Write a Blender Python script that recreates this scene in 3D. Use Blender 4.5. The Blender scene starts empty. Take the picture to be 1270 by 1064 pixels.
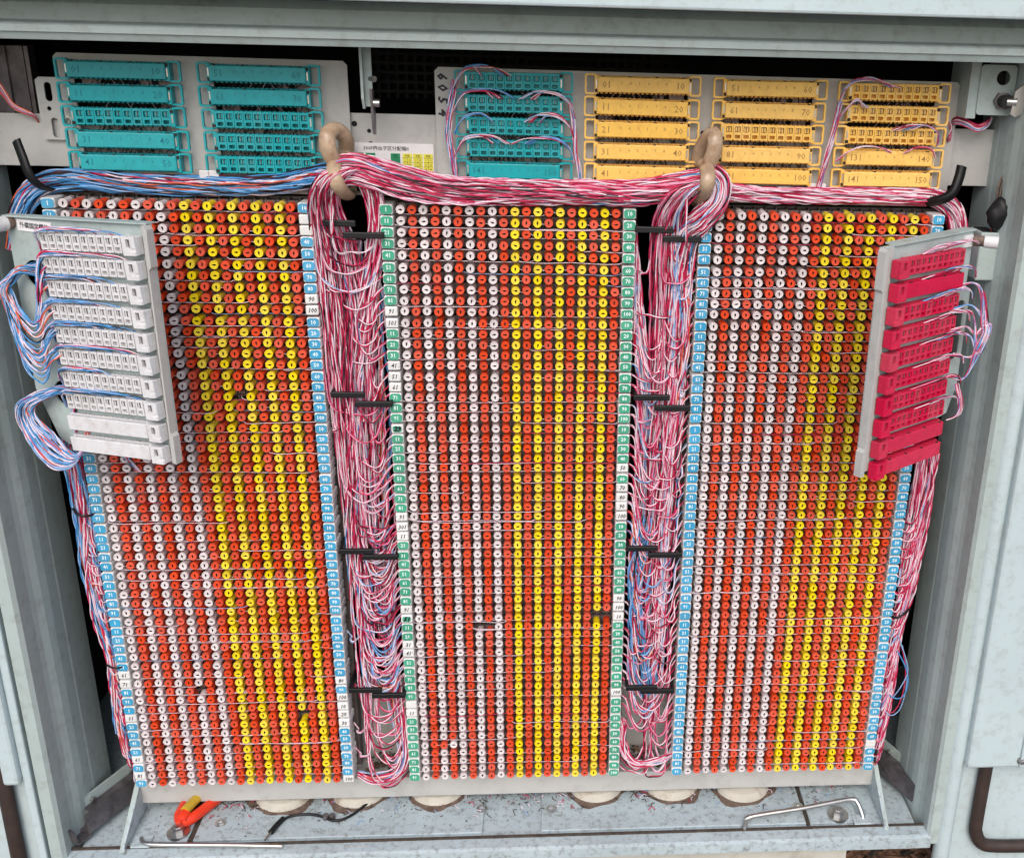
import bpy, bmesh, math, random
import numpy as np
from mathutils import Matrix, Vector
random.seed(7); rng = np.random.default_rng(7)
K = 0.001                                   # everything below is in millimetres
SC = bpy.context.scene; COL = SC.collection
# ------------------------------------------------------------------ camera
F, CX, CY = 1300.0, 792.25, 499.55          # focal length and principal point in pixels of the 1270x1064 photograph
CAM = np.array([48.0, -1120.55, 195.8]); PITCH, YAW, ROLL = .3502, -.0862, .0339
def cam_axes():
    cp, sp, cy, sy, cr, sr = (math.cos(PITCH), math.sin(PITCH), math.cos(YAW), math.sin(YAW), math.cos(ROLL), math.sin(ROLL))
    f = np.array([-sy*cp, cy*cp, -sp]); r0 = np.array([cy, sy, 0]); u0 = np.cross(r0, f)
    return cr*r0 + sr*u0, -sr*r0 + cr*u0, f
AR, AU, AF = cam_axes()
cd = bpy.data.cameras.new('camera'); cam = bpy.data.objects.new('camera', cd); COL.objects.link(cam); SC.camera = cam
cd.sensor_fit = 'HORIZONTAL'; cd.sensor_width = 36; cd.lens = 36*F/1270
cd.shift_x = (635-CX)/1270; cd.shift_y = (CY-532)/1270; cd.clip_start = .02; cd.clip_end = 200
cam.matrix_world = Matrix(((AR[0], AU[0], -AF[0], CAM[0]*K), (AR[1], AU[1], -AF[1], CAM[1]*K), (AR[2], AU[2], -AF[2], CAM[2]*K), (0, 0, 0, 1)))
def at(px, py, Y):                          # the point at depth Y seen at a photograph pixel, for measuring the layout
    d = (px-CX)/F*AR - (py-CY)/F*AU + AF
    return CAM + d*(Y-CAM[1])/d[1]
# ------------------------------------------------------------------ light
W = bpy.data.worlds.new('World'); SC.world = W; W.use_nodes = True
nt = W.node_tree; sky = nt.nodes.new('ShaderNodeTexSky'); sky.sky_type = 'NISHITA'; sky.sun_disc = False
SUN_EL, SUN_AZ = math.radians(42), math.radians(184)
sky.sun_elevation = SUN_EL; sky.sun_rotation = SUN_AZ; sky.air_density = 1.0; sky.dust_density = 3.0; sky.ozone_density = 1.0
nt.links.new(sky.outputs[0], nt.nodes['Background'].inputs[0]); nt.nodes['Background'].inputs[1].default_value = .15
sl = bpy.data.lights.new('sun', 'SUN'); sl.energy = 1.0; sl.angle = math.radians(45); sl.color = (1, .975, .94)
so = bpy.data.objects.new('sun', sl); COL.objects.link(so)
sd = Vector((math.sin(SUN_AZ)*math.cos(SUN_EL), math.cos(SUN_AZ)*math.cos(SUN_EL), math.sin(SUN_EL)))
so.rotation_euler = sd.to_track_quat('Z', 'Y').to_euler()
SC.view_settings.view_transform = 'Standard'; SC.view_settings.look = 'None'; SC.view_settings.exposure = .46; SC.view_settings.gamma = 1
try:
    SC.cycles.max_bounces = 8; SC.cycles.diffuse_bounces = 4; SC.cycles.glossy_bounces = 3
except Exception: pass
# ------------------------------------------------------------------ materials
def mat(name, rgb, rough=.5, metal=0., vary=.0, scale=30., dirt=None, dirt_amt=.0, dirt_scale=60., spec=.4, bump=.0, bscale=400., objvar=0., stretch=None, sss=0., chips=0.):
    m = bpy.data.materials.new(name); m.use_nodes = True; t = m.node_tree; N = t.nodes; L = t.links
    b = N['Principled BSDF']; b.inputs['Roughness'].default_value = rough; b.inputs['Metallic'].default_value = metal
    b.inputs['Specular IOR Level'].default_value = spec
    if sss: b.inputs['Subsurface Weight'].default_value = sss; b.inputs['Subsurface Radius'].default_value = (.004, .003, .002); b.inputs['Subsurface Scale'].default_value = 1
    rgbn = N.new('ShaderNodeRGB'); rgbn.outputs[0].default_value = (*rgb, 1); out = rgbn.outputs[0]
    tc = N.new('ShaderNodeTexCoord'); co = tc.outputs['Object']
    if stretch:
        mp = N.new('ShaderNodeMapping'); mp.inputs['Scale'].default_value = stretch; L.new(co, mp.inputs[0]); co = mp.outputs[0]
    if objvar:
        oi = N.new('ShaderNodeObjectInfo'); va = N.new('ShaderNodeVectorMath'); va.operation = 'MULTIPLY_ADD'; L.new(oi.outputs['Random'], va.inputs[0]); va.inputs[1].default_value = (3.7, 5.1, 2.9); L.new(co, va.inputs[2]); co = va.outputs[0]
    def noise(s, det=4, ro=.55):
        n = N.new('ShaderNodeTexNoise'); n.inputs['Scale'].default_value = s; n.inputs['Detail'].default_value = det; n.inputs['Roughness'].default_value = ro
        L.new(co, n.inputs['Vector']); return n.outputs[0]
    def rng_(v, a, b2, c, d):
        r = N.new('ShaderNodeMapRange'); r.inputs[1].default_value = a; r.inputs[2].default_value = b2; r.inputs[3].default_value = c; r.inputs[4].default_value = d
        L.new(v, r.inputs[0]); return r.outputs[0]
    val = None
    if vary: val = rng_(noise(scale), .3, .7, 1-vary, 1+vary)
    if objvar:
        ov = rng_(oi.outputs['Random'], 0, 1, 1-objvar, 1+objvar*.4)
        if val is None: val = ov
        else:
            mm = N.new('ShaderNodeMath'); mm.operation = 'MULTIPLY'; L.new(val, mm.inputs[0]); L.new(ov, mm.inputs[1]); val = mm.outputs[0]
    if val is not None:
        h = N.new('ShaderNodeHueSaturation'); L.new(out, h.inputs['Color']); L.new(val, h.inputs['Value']); out = h.outputs[0]
        if objvar:
            h.inputs['Saturation'].default_value = 1
            o2 = N.new('ShaderNodeMath'); o2.operation = 'FRACT'; o3 = N.new('ShaderNodeMath'); o3.operation = 'MULTIPLY'; o3.inputs[1].default_value = 17.3
            L.new(oi.outputs['Random'], o3.inputs[0]); L.new(o3.outputs[0], o2.inputs[0]); L.new(rng_(o2.outputs[0], .0, 1, .94, 1.02), h.inputs['Saturation'])
    if dirt:
        f = rng_(noise(dirt_scale, 8, .7), .5, .72, 0, dirt_amt)
        mx = N.new('ShaderNodeMix'); mx.data_type = 'RGBA'; L.new(f, mx.inputs[0]); L.new(out, mx.inputs[6]); mx.inputs[7].default_value = (*dirt, 1); out = mx.outputs[2]
    if chips:
        f = rng_(noise(26, 10, .75), .725, .735, 0, chips)
        mx = N.new('ShaderNodeMix'); mx.data_type = 'RGBA'; L.new(f, mx.inputs[0]); L.new(out, mx.inputs[6]); mx.inputs[7].default_value = (.14, .075, .045, 1); out = mx.outputs[2]
    L.new(out, b.inputs['Base Color'])
    if bump:
        bn = N.new('ShaderNodeBump'); bn.inputs['Strength'].default_value = bump; bn.inputs['Distance'].default_value = .0006
        L.new(noise(bscale, 3), bn.inputs['Height']); L.new(bn.outputs[0], b.inputs['Normal'])
    return m
M = {}
GREY = (.43, .50, .50)
M['paint'] = mat('cabinet_paint', (.37, .443, .432), .42, chips=.8, vary=.07, scale=9, dirt=(.19, .17, .14), dirt_amt=.45, dirt_scale=70, bump=.25, bscale=700)
M['paint_worn'] = mat('worn_paint', (.41, .49, .52), .45, chips=.9, vary=.09, scale=14, dirt=(.12, .10, .08), dirt_amt=.8, dirt_scale=130, bump=.3, bscale=500)
M['door_paint'] = mat('door_paint', (.45, .54, .56), .4, chips=.6, vary=.05, scale=7, dirt=(.24, .21, .17), dirt_amt=.35, dirt_scale=80, bump=.2, bscale=600)
M['plate'] = mat('plate_grey', (.44, .44, .425), .45, vary=.05, scale=20, dirt=(.2, .18, .16), dirt_amt=.3, dirt_scale=50, bump=.15, bscale=900)
M['lining'] = mat('matte_black', (.012, .012, .013), .9, vary=.3, scale=40)  # plain near-black for the inside walls, mesh, recess backs and holes
M['black'] = mat('black_plastic', (.006, .006, .007), .5, vary=.3, scale=80)
M['rubber'] = mat('brown_rubber', (.035, .022, .018), .6, vary=.3, scale=60)
M['steel'] = mat('zinc_steel', (.55, .54, .52), .33, metal=1, vary=.12, scale=90)
M['dark_steel'] = mat('dark_steel', (.19, .17, .18), .4, metal=.7, vary=.3, scale=50, dirt=(.06, .05, .045), dirt_amt=.7)
M['rust'] = mat('rusty_steel', (.17, .12, .095), .8, metal=.3, vary=.4, scale=120)
M['base'] = mat('block_base_plastic', (.10, .08, .075), .6, vary=.18, scale=60, dirt=(.05, .035, .03), dirt_amt=.75, dirt_scale=90)
M['top_base'] = mat('block_end_plastic', (.5, .45, .42), .6, vary=.1, scale=60, dirt=(.08, .06, .05), dirt_amt=.5, dirt_scale=120)
M['peg_white'] = mat('peg_white', (.70, .635, .64), .42, vary=.06, scale=150, objvar=.12, dirt=(.26, .22, .2), dirt_amt=.55, dirt_scale=300, sss=.15)
M['peg_red'] = mat('peg_red', (.72, .070, .022), .42, vary=.10, scale=150, objvar=.16, dirt=(.22, .04, .03), dirt_amt=.55, dirt_scale=300, spec=.3)
M['peg_yellow'] = mat('peg_yellow', (.83, .64, .015), .38, vary=.06, scale=150, objvar=.12, dirt=(.36, .26, .05), dirt_amt=.5, dirt_scale=300, spec=.3)
M['slot'] = mat('slot_dark', (.02, .016, .014), .7)
M['mk_white'] = mat('marker_white', (.72, .72, .71), .35, vary=.06, scale=120, objvar=.08, dirt=(.35, .3, .27), dirt_amt=.3, dirt_scale=200)
M['mk_blue'] = mat('marker_blue', (.05, .33, .56), .35, objvar=.15, vary=.08, scale=150)
M['mk_green'] = mat('marker_green', (.055, .34, .21), .35, objvar=.15, vary=.08, scale=150)
M['print_white'] = mat('print_white', (.70, .80, .82), .5)
M['ink'] = mat('black_ink', (.012, .012, .02), .5)
M['teal'] = mat('teal_plastic', (.003, .34, .375), .4, vary=.06, scale=80, objvar=.06, dirt=(.02, .12, .12), dirt_amt=.3, dirt_scale=150)
M['teal_print'] = mat('teal_print', (.004, .18, .22), .5)
M['amber'] = mat('amber_plastic', (.90, .54, .11), .4, vary=.05, scale=80, objvar=.05, dirt=(.35, .16, .03), dirt_amt=.3, dirt_scale=150)
M['amber_print'] = mat('amber_print', (.36, .20, .06), .5)
M['white_pl'] = mat('white_plastic', (.64, .635, .645), .4, vary=.05, scale=90, objvar=.04, dirt=(.35, .29, .25), dirt_amt=.45, dirt_scale=110)
M['pink_pl'] = mat('crimson_plastic', (.56, .014, .06), .4, spec=.25, vary=.07, scale=90, objvar=.06, dirt=(.2, .01, .03), dirt_amt=.35, dirt_scale=150)
M['mod_pink'] = mat('pale_pink_plastic', (.42, .34, .35), .6, vary=.1, scale=90)
M['paper'] = mat('paper_white', (.74, .72, .74), .6, vary=.03, scale=60)
M['lab_green'] = mat('label_green', (.012, .26, .11), .6); M['lab_yellow'] = mat('label_yellow', (.72, .66, .07), .6)
M['w_red'] = mat('wire_crimson', (.52, .018, .08), .38, vary=.15, scale=200)
M['w_white'] = mat('wire_white', (.74, .60, .67), .38, vary=.08, scale=200)
M['w_blue'] = mat('wire_blue', (.05, .24, .52), .38, vary=.15, scale=200)
M['w_orange'] = mat('wire_orange', (.62, .11, .05), .4, vary=.12, scale=200)
M['w_pink'] = mat('wire_pink', (.68, .25, .38), .38, vary=.15, scale=200)
M['w_dark'] = mat('wire_dark', (.025, .012, .018), .4)
M['w_black'] = mat('wire_black', (.012, .012, .014), .4)
M['w_pale'] = mat('wire_pale_blue', (.24, .38, .62), .38, vary=.1, scale=200)
M['ring'] = mat('cream_nylon', (.45, .33, .23), .22, vary=.25, scale=60, dirt=(.28, .15, .08), dirt_amt=.85, dirt_scale=70, sss=.3, bump=.4, bscale=250)
M['plug'] = mat('cream_foam', (.50, .475, .41), .8, vary=.15, scale=40, dirt=(.2, .14, .08), dirt_amt=.8, dirt_scale=40, bump=.4)
M['orange'] = mat('tool_orange', (.74, .045, .015), .35, vary=.06, scale=70)
M['tool_y'] = mat('tool_yellow', (.55, .36, .03), .4, vary=.15, scale=70)
M['brown'] = mat('dirt_brown', (.06, .045, .035), .95, vary=.4, scale=150)
M['leaf'] = mat('dry_leaf', (.20, .11, .07), .8, vary=.4, scale=40)
M['ground'] = mat('paving', (.20, .19, .18), .9, vary=.2, scale=6, dirt=(.08, .06, .045), dirt_amt=.8, dirt_scale=14, bump=.5, bscale=90)
M['plinth'] = mat('plinth_render', (.46, .45, .40), .85, vary=.1, scale=12, dirt=(.2, .18, .14), dirt_amt=.5, dirt_scale=30, bump=.5, bscale=160)
# ------------------------------------------------------------------ mesh building
class MB:
    def __init__(s): s.v = []; s.f = []; s.m = []; s.sm = []; s.mats = []
    def mi(s, m):
        m = M[m] if isinstance(m, str) else m
        if m not in s.mats: s.mats.append(m)
        return s.mats.index(m)
    def add(s, verts, faces, m, smooth=False):
        o = len(s.v); k = s.mi(m); s.v += [tuple(map(float, q)) for q in verts]
        for f in faces: s.f.append([i+o for i in f]); s.m.append(k); s.sm.append(smooth)
        return s
    def box(s, x0, x1, y0, y1, z0, z1, m, c=0):
        if c <= 0:
            v = [(x, y, z) for z in (z0, z1) for y in (y0, y1) for x in (x0, x1)]
            return s.add(v, [(0, 2, 3, 1), (4, 5, 7, 6), (0, 1, 5, 4), (2, 6, 7, 3), (0, 4, 6, 2), (1, 3, 7, 5)], m)
        bm = bmesh.new(); bmesh.ops.create_cube(bm, size=1)
        for v in bm.verts: v.co = ((x0+x1)/2+v.co.x*(x1-x0), (y0+y1)/2+v.co.y*(y1-y0), (z0+z1)/2+v.co.z*(z1-z0))
        bmesh.ops.bevel(bm, geom=bm.edges[:], offset=c, segments=2, affect='EDGES', profile=.5)
        bm.verts.index_update(); v = [q.co[:] for q in bm.verts]; f = [[q.index for q in g.verts] for g in bm.faces]; bm.free()
        return s.add(v, f, m, False)
    def cyl(s, p0, p1, r0, m, r1=None, n=16, caps=True, smooth=True):
        p0 = np.array(p0, float); p1 = np.array(p1, float); r1 = r0 if r1 is None else r1
        t = p1-p0; t /= np.linalg.norm(t); a = np.array((0, 0, 1.)) if abs(t[2]) < .9 else np.array((1., 0, 0))
        e1 = np.cross(a, t); e1 /= np.linalg.norm(e1); e2 = np.cross(t, e1)
        ang = np.arange(n)*2*math.pi/n; ring = np.cos(ang)[:, None]*e1+np.sin(ang)[:, None]*e2
        v = list(p0+r0*ring)+list(p1+r1*ring)
        s.add(v, [(i, (i+1) % n, n+(i+1) % n, n+i) for i in range(n)], m, smooth)
        if caps: s.add(list(p0+r0*ring), [list(range(n))[::-1]], m); s.add(list(p1+r1*ring), [list(range(n))], m)
        return s
    def tube(s, pts, ru, m, rv=None, n=10, ref=(0, 1, .01), caps=True):
        P = np.array(pts, float); rv = ru if rv is None else rv; T = np.gradient(P, axis=0); T /= np.linalg.norm(T, axis=1)[:, None]
        ref = np.array(ref, float); U = np.cross(ref, T); U /= np.linalg.norm(U, axis=1)[:, None]; V = np.cross(T, U)
        ang = np.arange(n)*2*math.pi/n; ru = np.broadcast_to(ru, len(P)); rv = np.broadcast_to(rv, len(P))
        v = (P[:, None]+ru[:, None, None]*np.cos(ang)[None, :, None]*U[:, None]+rv[:, None, None]*np.sin(ang)[None, :, None]*V[:, None]).reshape(-1, 3)
        f = [(i*n+j, i*n+(j+1) % n, (i+1)*n+(j+1) % n, (i+1)*n+j) for i in range(len(P)-1) for j in range(n)]
        s.add(v, f, m, True)
        if caps: s.add(v[:n], [list(range(n))[::-1]], m); s.add(v[-n:], [list(range(n))], m)
        return s
    def prism(s, poly, a, b, m, axis='z'):
        n = len(poly)
        def q(p, h): return (p[0], p[1], h) if axis == 'z' else ((p[0], h, p[1]) if axis == 'y' else (h, p[0], p[1]))
        v = [q(p, a) for p in poly]+[q(p, b) for p in poly]
        return s.add(v, [list(range(n))[::-1], list(range(n, 2*n))]+[(i, (i+1) % n, n+(i+1) % n, n+i) for i in range(n)], m)
    def mesh(s, me, mx, m=None):
        o = [mx @ v.co for v in me.vertices]
        return s.add(o, [list(p.vertices) for p in me.polygons], m)
    def data(s, name):
        me = bpy.data.meshes.new(name); me.from_pydata([(a*K, b*K, c*K) for a, b, c in s.v], [], s.f)
        for m in s.mats: me.materials.append(m)
        me.polygons.foreach_set('material_index', s.m); me.polygons.foreach_set('use_smooth', s.sm)
        bm = bmesh.new(); bm.from_mesh(me); bmesh.ops.recalc_face_normals(bm, faces=bm.faces[:]); bm.to_mesh(me); bm.free(); me.update()
        return me
    def build(s, name, parent=None, loc=(0, 0, 0), rot=None): return put(name, s.data(name), parent, loc, rot)
def put(name, me, parent=None, loc=(0, 0, 0), rot=None):
    o = bpy.data.objects.new(name, me); COL.objects.link(o)
    if parent: o.parent = parent
    o.location = [c*K for c in loc]
    if rot: o.rotation_euler = rot
    return o
def thing(name, label, cat, loc=(0, 0, 0), rot=None, group=None):
    return tag(put(name, None, None, loc, rot), label, cat, group)
def tag(o, label, cat, group=None):
    o['label'] = label; o['category'] = cat
    if group: o['group'] = group
    return o
def curve_mesh(cu):
    o = bpy.data.objects.new('t', cu); COL.objects.link(o); dg = bpy.context.evaluated_depsgraph_get(); dg.update()
    me = bpy.data.meshes.new_from_object(o.evaluated_get(dg)); bpy.data.objects.remove(o); return me
def flat(loops, th, m, mb=None, y=0.):
    """a flat sheet cut from closed XZ loops (the later ones are holes), thickness th along +Y from y"""
    cu = bpy.data.curves.new('t', 'CURVE'); cu.dimensions = '2D'; cu.fill_mode = 'BOTH'; cu.extrude = th/2
    for lp in loops:
        sp = cu.splines.new('POLY'); sp.points.add(len(lp)-1); sp.use_cyclic_u = True
        for p, q in zip(sp.points, lp): p.co = (q[0], q[1], 0, 1)
    me = curve_mesh(cu); mb = mb or MB()
    mb.mesh(me, Matrix(((1, 0, 0, 0), (0, 0, -1, y+th/2), (0, 1, 0, 0), (0, 0, 0, 1))), m); bpy.data.meshes.remove(me); bpy.data.curves.remove(cu); return mb
def rrect(x0, x1, z0, z1, r=1., n=4):
    out = []
    for cx, cz, a0 in ((x1-r, z1-r, 0), (x0+r, z1-r, 90), (x0+r, z0+r, 180), (x1-r, z0+r, 270)):
        for i in range(n+1): a = math.radians(a0+90*i/n); out.append((cx+r*math.cos(a), cz+r*math.sin(a)))
    return out
def circ(x, z, r, n=18): return [(x+r*math.cos(2*math.pi*i/n), z+r*math.sin(2*math.pi*i/n)) for i in range(n)]
TXT = {}
def text_mesh(body, size, shear=0., th=0.):
    key = (body, size, shear, th)
    if key not in TXT:
        cu = bpy.data.curves.new('t', 'FONT'); cu.body = body; cu.size = size; cu.align_x = 'CENTER'; cu.align_y = 'CENTER'; cu.resolution_u = 1; cu.shear = shear
        cu.extrude = .04; cu.offset = th; TXT[key] = curve_mesh(cu); bpy.data.curves.remove(cu)
    return TXT[key]
def add_text(mb, body, size, x, y, z, m, shear=0., th=0., sx=1., rot=0.):
    c, s = math.cos(rot), math.sin(rot)
    mx = Matrix(((sx*c, -s, 0, x), (0, 0, -1, y), (sx*s, c, 0, z), (0, 0, 0, 1)))
    mb.mesh(text_mesh(body, size, shear, th), mx, m); return mb
# ------------------------------------------------------------------ wires
def smooth(pts, step=4.):
    P = np.array(pts, float)
    Q = np.vstack([2*P[0]-P[1], P, 2*P[-1]-P[-2]]); out = []
    for i in range(1, len(Q)-2):
        a, b, c, d = Q[i-1:i+3]; n = max(2, int(np.linalg.norm(c-b)/step)); t = np.linspace(0, 1, n, endpoint=False)[:, None]
        out.append(.5*((2*b)+(-a+c)*t+(2*a-5*b+4*c-d)*t*t+(-a+3*b-3*c+d)*t**3))
    return np.vstack(out+[P[-1:]])
class Wires:
    """many thin insulated wires in one mesh; a twisted pair is two strands wound round each other"""
    def __init__(s): s.V = []; s.Fc = []; s.Mi = []; s.n = 0; s.mats = []
    def strand(s, P, U, V, r, m, ns=4):
        if m not in s.mats: s.mats.append(m)
        ang = np.arange(ns)*2*math.pi/ns+.4; N = len(P)
        v = (P[:, None]+r*np.cos(ang)[None, :, None]*U[:, None]+r*np.sin(ang)[None, :, None]*V[:, None]).reshape(-1, 3)
        i = np.arange(N-1)[:, None]*ns; j = np.arange(ns)[None]; k = (j+1) % ns
        f = np.stack([i+j, i+k, i+ns+k, i+ns+j], -1).reshape(-1, 4)+s.n
        s.V.append(v); s.Fc.append(f); s.Mi.append(np.full(len(f), s.mats.index(m))); s.n += len(v)
    def frame(s, P):
        T = np.gradient(P, axis=0); T /= np.linalg.norm(T, axis=1)[:, None]+1e-9
        U = np.cross(np.array((.08, 1, .05)), T); U /= np.linalg.norm(U, axis=1)[:, None]+1e-9
        return T, U, np.cross(T, U)
    def single(s, pts, m, r=.7, step=4., raw=False):
        P = pts if raw else smooth(pts, step); T, U, V = s.frame(P); s.strand(P, U, V, r, m)
    def pair(s, pts, ma, mb, r=.74, pitch=None, step=3., raw=False):
        P = pts if raw else smooth(pts, step); T, U, V = s.frame(P)
        d = np.concatenate([[0], np.cumsum(np.linalg.norm(np.diff(P, axis=0), axis=1))]); pitch = pitch or rng.uniform(28, 75)
        ph = d/pitch*2*math.pi+rng.uniform(0, 6.28)
        o = r*.98*(np.cos(ph)[:, None]*U+np.sin(ph)[:, None]*V)
        s.strand(P+o, U, V, r, ma); s.strand(P-o, U, V, r, mb)
    def rnd(s, pts, mix='red', step=3., raw=False, r=.74):
        t = rng.random()
        tab = {'red': [(.52, 'w_red', 'w_white'), (.66, 'w_pink', 'w_white'), (.81, 'w_red', 'w_pink'), (.88, 'w_pale', 'w_white'), (.92, 'w_blue', 'w_white'), (.93, 'w_white', 'w_white'), (1, 'w_dark', 'w_red')],
               'blue': [(.48, 'w_blue', 'w_pale'), (.62, 'w_pale', 'w_white'), (.78, 'w_orange', 'w_white'), (.9, 'w_red', 'w_white'), (1, 'w_dark', 'w_blue')],
               'dusk': [(.14, 'w_red', 'w_white'), (.48, 'w_blue', 'w_pale'), (.72, 'w_dark', 'w_blue'), (.80, 'w_orange', 'w_dark'), (.9, 'w_pale', 'w_white'), (1, 'w_dark', 'w_red')],
               'mix': [(.42, 'w_red', 'w_white'), (.68, 'w_blue', 'w_pale'), (.8, 'w_pale', 'w_white'), (.92, 'w_orange', 'w_white'), (1, 'w_dark', 'w_red')]}[mix]
        for p, a, b in tab:
            if t <= p: return s.pair(pts, a, b, step=step, raw=raw, r=r)
    def build(s, name, parent=None):
        me = bpy.data.meshes.new(name); V = np.vstack(s.V)*K; Fc = np.vstack(s.Fc)
        me.vertices.add(len(V)); me.vertices.foreach_set('co', V.ravel()); me.loops.add(Fc.size); me.loops.foreach_set('vertex_index', Fc.ravel())
        me.polygons.add(len(Fc)); me.polygons.foreach_set('loop_start', np.arange(len(Fc))*4); me.polygons.foreach_set('loop_total', np.full(len(Fc), 4))
        for m in s.mats: me.materials.append(M[m])
        me.polygons.foreach_set('material_index', np.concatenate(s.Mi)); me.polygons.foreach_set('use_smooth', np.ones(len(Fc), bool)); me.update(calc_edges=True)
        return put(name, me, parent)
def bundle(w, ctrl, n, mix='red', step=3., t0=None, t1=None, wander=.35, r=.88):
    """n wires along control points (x, y, z, half width in the picture plane, half depth)"""
    C = smooth(ctrl, step); P, A, B = C[:, :3], C[:, 3], C[:, 4]
    T = np.gradient(P, axis=0); T /= np.linalg.norm(T, axis=1)[:, None]
    Nn = np.cross(T, (0, 1, 0.01)); Nn /= np.linalg.norm(Nn, axis=1)[:, None]+1e-9; s = np.linspace(0, 1, len(P))
    for i in range(n):
        rho, th = math.sqrt(rng.random()), rng.uniform(0, 6.283)
        u0, v0 = rho*math.cos(th), rho*math.sin(th)
        a1, a2, p1, p2 = rng.normal(0, wander), rng.normal(0, wander), rng.uniform(0, 6.28), rng.uniform(0, 6.28); f1, f2 = rng.uniform(3, 8), rng.uniform(3, 8)
        u = np.clip(u0+a1*np.sin(f1*s+p1)+.06*np.sin(40*s+p2), -1.15, 1.15); v = np.clip(v0+a2*np.sin(f2*s+p2), -1.1, 1.1)
        a = int((t0() if t0 else 0)*len(P)); b = int((t1() if t1 else 1)*len(P))
        if b-a < 4: continue
        w.rnd((P+(A*u)[:, None]*Nn+(B*v)[:, None]*np.array((0, 1, 0)))[a:b], mix, raw=True, r=r)
# ------------------------------------------------------------------ setting
g = MB(); g.add([(-40000, -40000, -905), (40000, -40000, -905), (40000, 40000, -905), (-40000, 40000, -905)], [(0, 1, 2, 3)], 'ground')
g.build('ground')['kind'] = 'structure'
# ------------------------------------------------------------------ cabinet
cab = thing('equipment_cabinet', 'pale grey green metal street cabinet standing open around all the wiring', 'cabinet', (0, 0, -1000))
def cpart(mb, name, parent=None):
    o = mb.build(name, parent or cab)
    if parent is None: o.location = (0, 0, 1.0)
    return o
def jamb(sg):
    mb = MB(); X = 6
    prof = [(-566, -52), (-553, -52), (-549.5, -47), (-549, -24), (-547.5, -16), (-544, -6), (-542, 6), (-541, 24), (-540.3, 27), (-539, 60), (-539, 72), (-600, 72), (-600, -30), (-566, -30)]
    if sg > 0: prof = [(-x-8, y) for x, y in prof][::-1]
    mb.prism(prof, -815, 230, 'paint'); return mb
for sg in (-1, 1): cpart(jamb(sg), 'door_jamb')
mb = MB(); mb.box(-640, 640, 330, 336, -800, 230, 'lining'); mb.box(-640, -634, 72, 330, -800, 230, 'lining'); mb.box(634, 640, 72, 330, -800, 230, 'lining'); cpart(mb, 'interior_lining')  # back and both inner side walls, coloured plain black
mb = MB()                                            # black mesh that hangs behind the top rail
for i in range(34): mb.box(-160+i*10.2, -156.5+i*10.2, 118, 121, 104, 170, 'lining')
for i in range(6): mb.box(-162, 190, 114, 117.5, 110+i*10, 113.5+i*10, 'lining')
cpart(mb, 'vent_mesh')
mb = MB()
mb.prism([(-52, 196), (-52, 181), (-70, 178.5), (-72, 177), (-72, 171), (-69, 170), (-66, 164), (-20, 163), (-20, 204), (-46, 204)], -600, 600, 'paint', axis='x'); tr = cpart(mb, 'top_rail'); tr.rotation_euler = (0, math.radians(-.38), 0)
mb = MB(); mb.box(-700, 720, -112, -100, 204, 300, 'door_paint', 2.5); mb.box(-700, 720, -100, 340, 230, 236, 'paint'); rf = cpart(mb, 'roof'); rf.rotation_euler = (0, math.radians(-.35), 0)
mb = MB(); mb.box(-539, 531, -34, 72, -812, -800, 'paint_worn'); mb.box(-634, 634, 72, 330, -812, -800, 'paint_worn'); cpart(mb, 'floor_plate')
def cover(x0, x1):
    c = MB(); c.box(x0, x1, -28, 150, -799.6, -796.6, 'paint_worn', .8); return c
for x0, x1 in ((-405, -42), (34, 384)): cpart(cover(x0, x1), 'floor_cover')
for x0, x1 in ((-478, -412), (390, 455)):
    c = MB(); c.box(x0, x1, -28, 150, -799.5, -797.2, 'paint_worn', .6); cpart(c, 'floor_cover')
for x0, x1 in ((-412, -405.3), (384.3, 389.7)):
    c = MB(); c.box(x0, x1, -30, 150, -799.8, -799.2, 'brown'); cpart(c, 'floor_gap')
mb = MB(); mb.prism([(-35, -799), (-52, -800), (-56, -802), (-56, -816), (-35, -816)], -552, 392, 'paint_worn', axis='x'); mb.prism([(-35, -798.2), (-52, -799), (-57, -801), (-57, -817), (-35, -817)], 391, 545, 'paint_worn', axis='x')
mb.box(-552, 545, -37, -34, -799, -796.5, 'brown'); cpart(mb, 'front_sill')
mb = MB(); mb.box(-560, 437, -46, 330, -906, -816, 'plinth'); mb.box(437, 560, 60, 330, -906, -816, 'plinth'); cpart(mb, 'plinth')
def bolt(mb, x, y, z, r=6, h=4, ax='z', m='steel'):
    d = {'z': np.array((0, 0, 1.)), 'y': np.array((0, -1., 0))}[ax]; p = np.array((x, y, z), float)
    mb.cyl(p, p+d*1, r*1.45, m, n=18); mb.cyl(p+d, p+d*(1+h), r, m, n=6, smooth=False); mb.cyl(p+d*(1+h), p+d*(2+h), r*.7, m, r1=r*.5, n=6, smooth=False); return mb
for x, y, s in ((-379, 1, 5), (-45, 14, 5), (47, 10, 5), (380, 2, 5)):
    b = MB(); bolt(b, x, y, -796.6, s, 3); cpart(b, 'floor_bolt')
for x, y in ((-427, -14), (430, -16)):
    b = MB(); bolt(b, x, y, -797, 8, 9); b.cyl((x, y, -797), (x, y, -794), 14, 'steel', n=20); cpart(b, 'anchor_bolt')
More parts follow.
